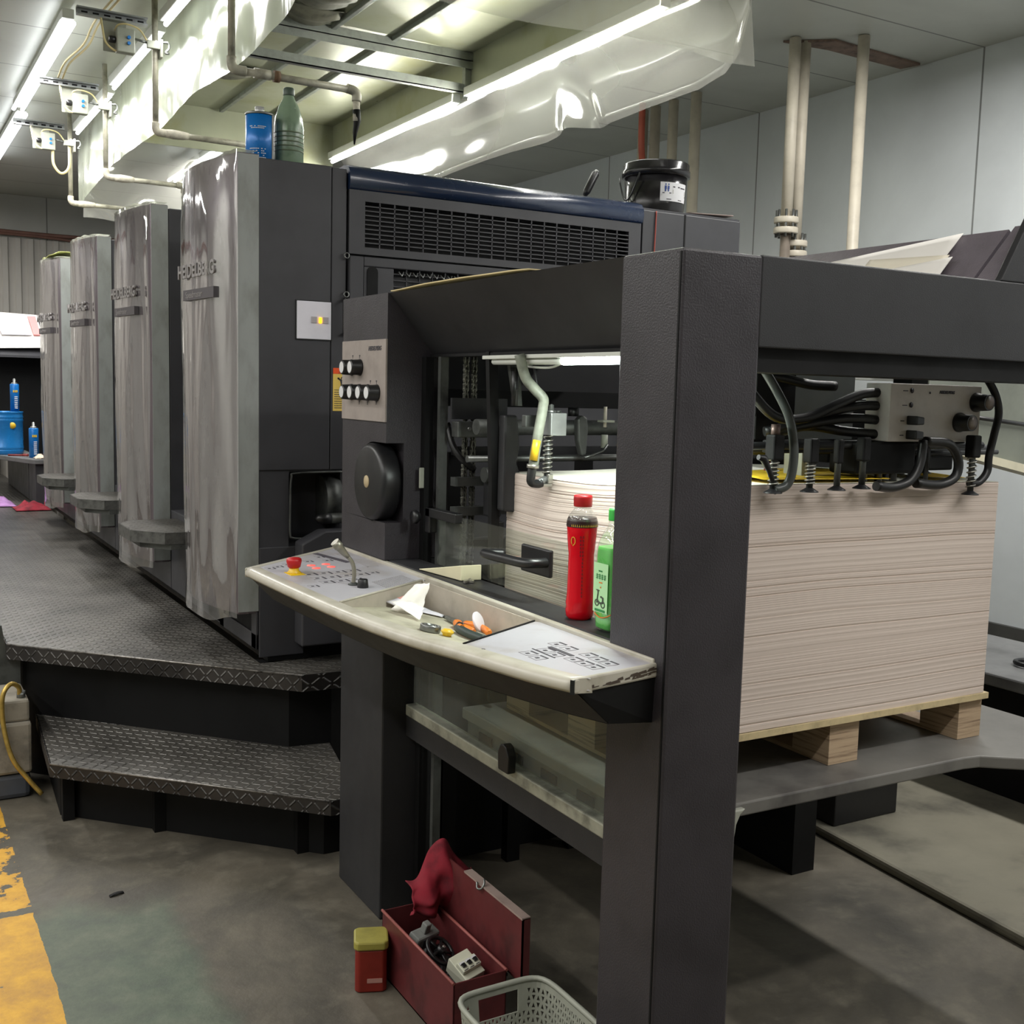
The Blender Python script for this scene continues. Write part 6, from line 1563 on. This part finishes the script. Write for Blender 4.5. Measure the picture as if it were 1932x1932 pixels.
def wheelpt(a, r, h=0.0):
    v_ = Matrix.Rotation(0.45, 3, 'Y') @ Matrix.Rotation(0.5, 3, 'X') @ Vector((r * math.cos(a), r * math.sin(a), h))
    return (v_.x - 0.045, v_.y + 0.83, v_.z + 0.15)
part('wheel_rim', MB().tube([wheelpt(2 * PI * k / 28, 0.040) for k in range(28)], 0.0055, 8, closed=True), RUBBER, t)
b = MB()
for k in range(5): b.tube([wheelpt(2 * PI * k / 5, 0.006), wheelpt(2 * PI * k / 5, 0.039)], 0.004, 8)
b.tube([wheelpt(0, 0, -0.012), wheelpt(0, 0, 0.014)], 0.012, 14)
part('wheel_spokes', b, RUBBER, t)
part('wheel_axle', MB().tube([wheelpt(0, 0, 0.014), wheelpt(0, 0, 0.018)], 0.004, 10), SCREWM, t)
b = MB(); rr = random.Random(21)
b.grid(lambda u, v: (-0.108 + 0.13 * u, 0.625 + 0.40 * v, 0.075 + 0.03 * nz(u * 4, v * 9, 4) + 0.02 * nz(u * 12, v * 25, 4)), 24, 50)
o = solo('tool_clutter', b, mat('dark greasy tools', (34, 32, 30), 0.45, metal=0.3, var=0.3, vscale=60), 'heap of dark greasy hand tools filling the bottom of the tool box', 'tools', (-0.04, 0.83, 0.01), solid=0.01); o['kind'] = 'stuff'
b = MB().tube(smoothpath([(-0.055, 0.66, 0.10), (-0.05, 0.645, 0.13), (-0.035, 0.635, 0.150), (-0.018, 0.635, 0.152), (-0.008, 0.65, 0.14)]), 0.007)
solo('spanner', b, SCREWM, 'bright curved spanner end sticking up at the near end of the tool box', 'spanner', (-0.04, 0.65, 0.1))
def tub():
    t = thing('plastic_tub', 'small square orange red tub with a dirty yellow lid beside the tool box', 'tub', (-0.17, 0.99, 0.0))
    R_ = Matrix.Translation((-0.165, 1.005, 0)) @ Matrix.Rotation(math.radians(-22), 4, 'Z')
    def oct_(w, c):
        return [(-w + c, -w), (w - c, -w), (w, -w + c), (w, w - c), (w - c, w), (-w + c, w), (-w, w - c), (-w, -w + c)]
    b = MB(); b.x = R_; b.prism(oct_(0.042, 0.010), 2, 0.001, 0.118)
    part('tub_body', b, mat('tub orange red', (124, 34, 24), 0.45, var=0.12, vscale=10), t, bevel=0.004)
    b = MB(); b.x = R_; b.prism(oct_(0.046, 0.011), 2, 0.118, 0.142)
    part('tub_lid', b, mat('dirty yellow lid', (150, 142, 66), 0.5, var=0.15, vscale=14), t, bevel=0.005)
    b = MB(); b.x = R_; b.box(-0.010, 0.030, -0.0432, -0.0420, 0.028, 0.040)
    part('tub_label', b, mat('tub label pale', (176, 130, 120), 0.5, var=0.1), t)
tub()
def basket():
    t = thing('plastic_basket', 'pale grey plastic basket with a cut-out lattice pattern standing in front of the tool box', 'basket', (-0.07, 0.33, 0.0))
    H_ = 0.245
    def loop(z, n=80):
        s = 0.84 + 0.16 * z / H_
        hw, hd = 0.118 * s, 0.150 * s
        out = []
        for k in range(n):
            a = 2 * PI * k / n; ca, sa = math.cos(a), math.sin(a); p = 6.0
            r = 1 / ((abs(ca / hw) ** p + abs(sa / hd) ** p) ** (1 / p))
            out.append((-0.075 + r * ca, 0.325 + r * sa, z))
        return out
    # lattice walls: diagonal ribs with round-cornered openings
    n = 92
    b = MB(); rows = 13
    rings = [loop(0.012 + (H_ - 0.022) * r / rows, n) for r in range(rows + 1)]
    for r in range(rows):
        for k in range(n):
            hole_handle = (r >= 9 and r <= 11)
            a = 2 * PI * (k + 0.5) / n
            grip = hole_handle and (abs(math.sin(a)) > 0.94)
            if grip: continue
            q = [rings[r][k], rings[r][(k + 1) % n], rings[r + 1][(k + 1) % n], rings[r + 1][k]]
            if (r == 0 or r >= rows - 1) or (hole_handle and abs(math.sin(a)) > 0.90):
                b.add(q, [(0, 1, 2, 3)]); continue
            # ring of four faces around a diamond or triangle opening
            c = [sum(p[i] for p in q) / 4 for i in range(3)]
            f = 0.72
            if (r + k) % 2:
                inner = [tuple(c[i] + (p[i] - c[i]) * f for i in range(3)) for p in q]
                inner[2] = inner[3] = tuple((inner[2][i] + inner[3][i]) / 2 for i in range(3))
            else:
                inner = [tuple(c[i] + (p[i] - c[i]) * f for i in range(3)) for p in q]
                inner[0] = inner[1] = tuple((inner[0][i] + inner[1][i]) / 2 for i in range(3))
            b.add(q + inner, [(0, 1, 5, 4), (1, 2, 6, 5), (2, 3, 7, 6), (3, 0, 4, 7)])
    part('basket_wall', b, GREYP, t, solid=0.0022)
    rl = loop(H_ - 0.008, 80)
    part('basket_rim', MB().tube(rl, 0.0065, 8, closed=True), GREYP, t)
    part('basket_floor', MB().prism([(p[0], p[1]) for p in loop(0.0, 40)], 2, 0.002, 0.012), GREYP, t)
basket()
t = thing('floor_debris', 'small dark leaf-like scrap lying on the green painted floor', 'scrap', (-0.66, 1.85, 0.001))
part('scrap_piece', MB().grid(lambda u, v: (-0.685 + 0.045 * u, 1.845 + 0.015 * v + 0.012 * u, 0.002 + 0.004 * math.sin(u * PI)), 6, 2), BLACKM, t, solid=0.001)
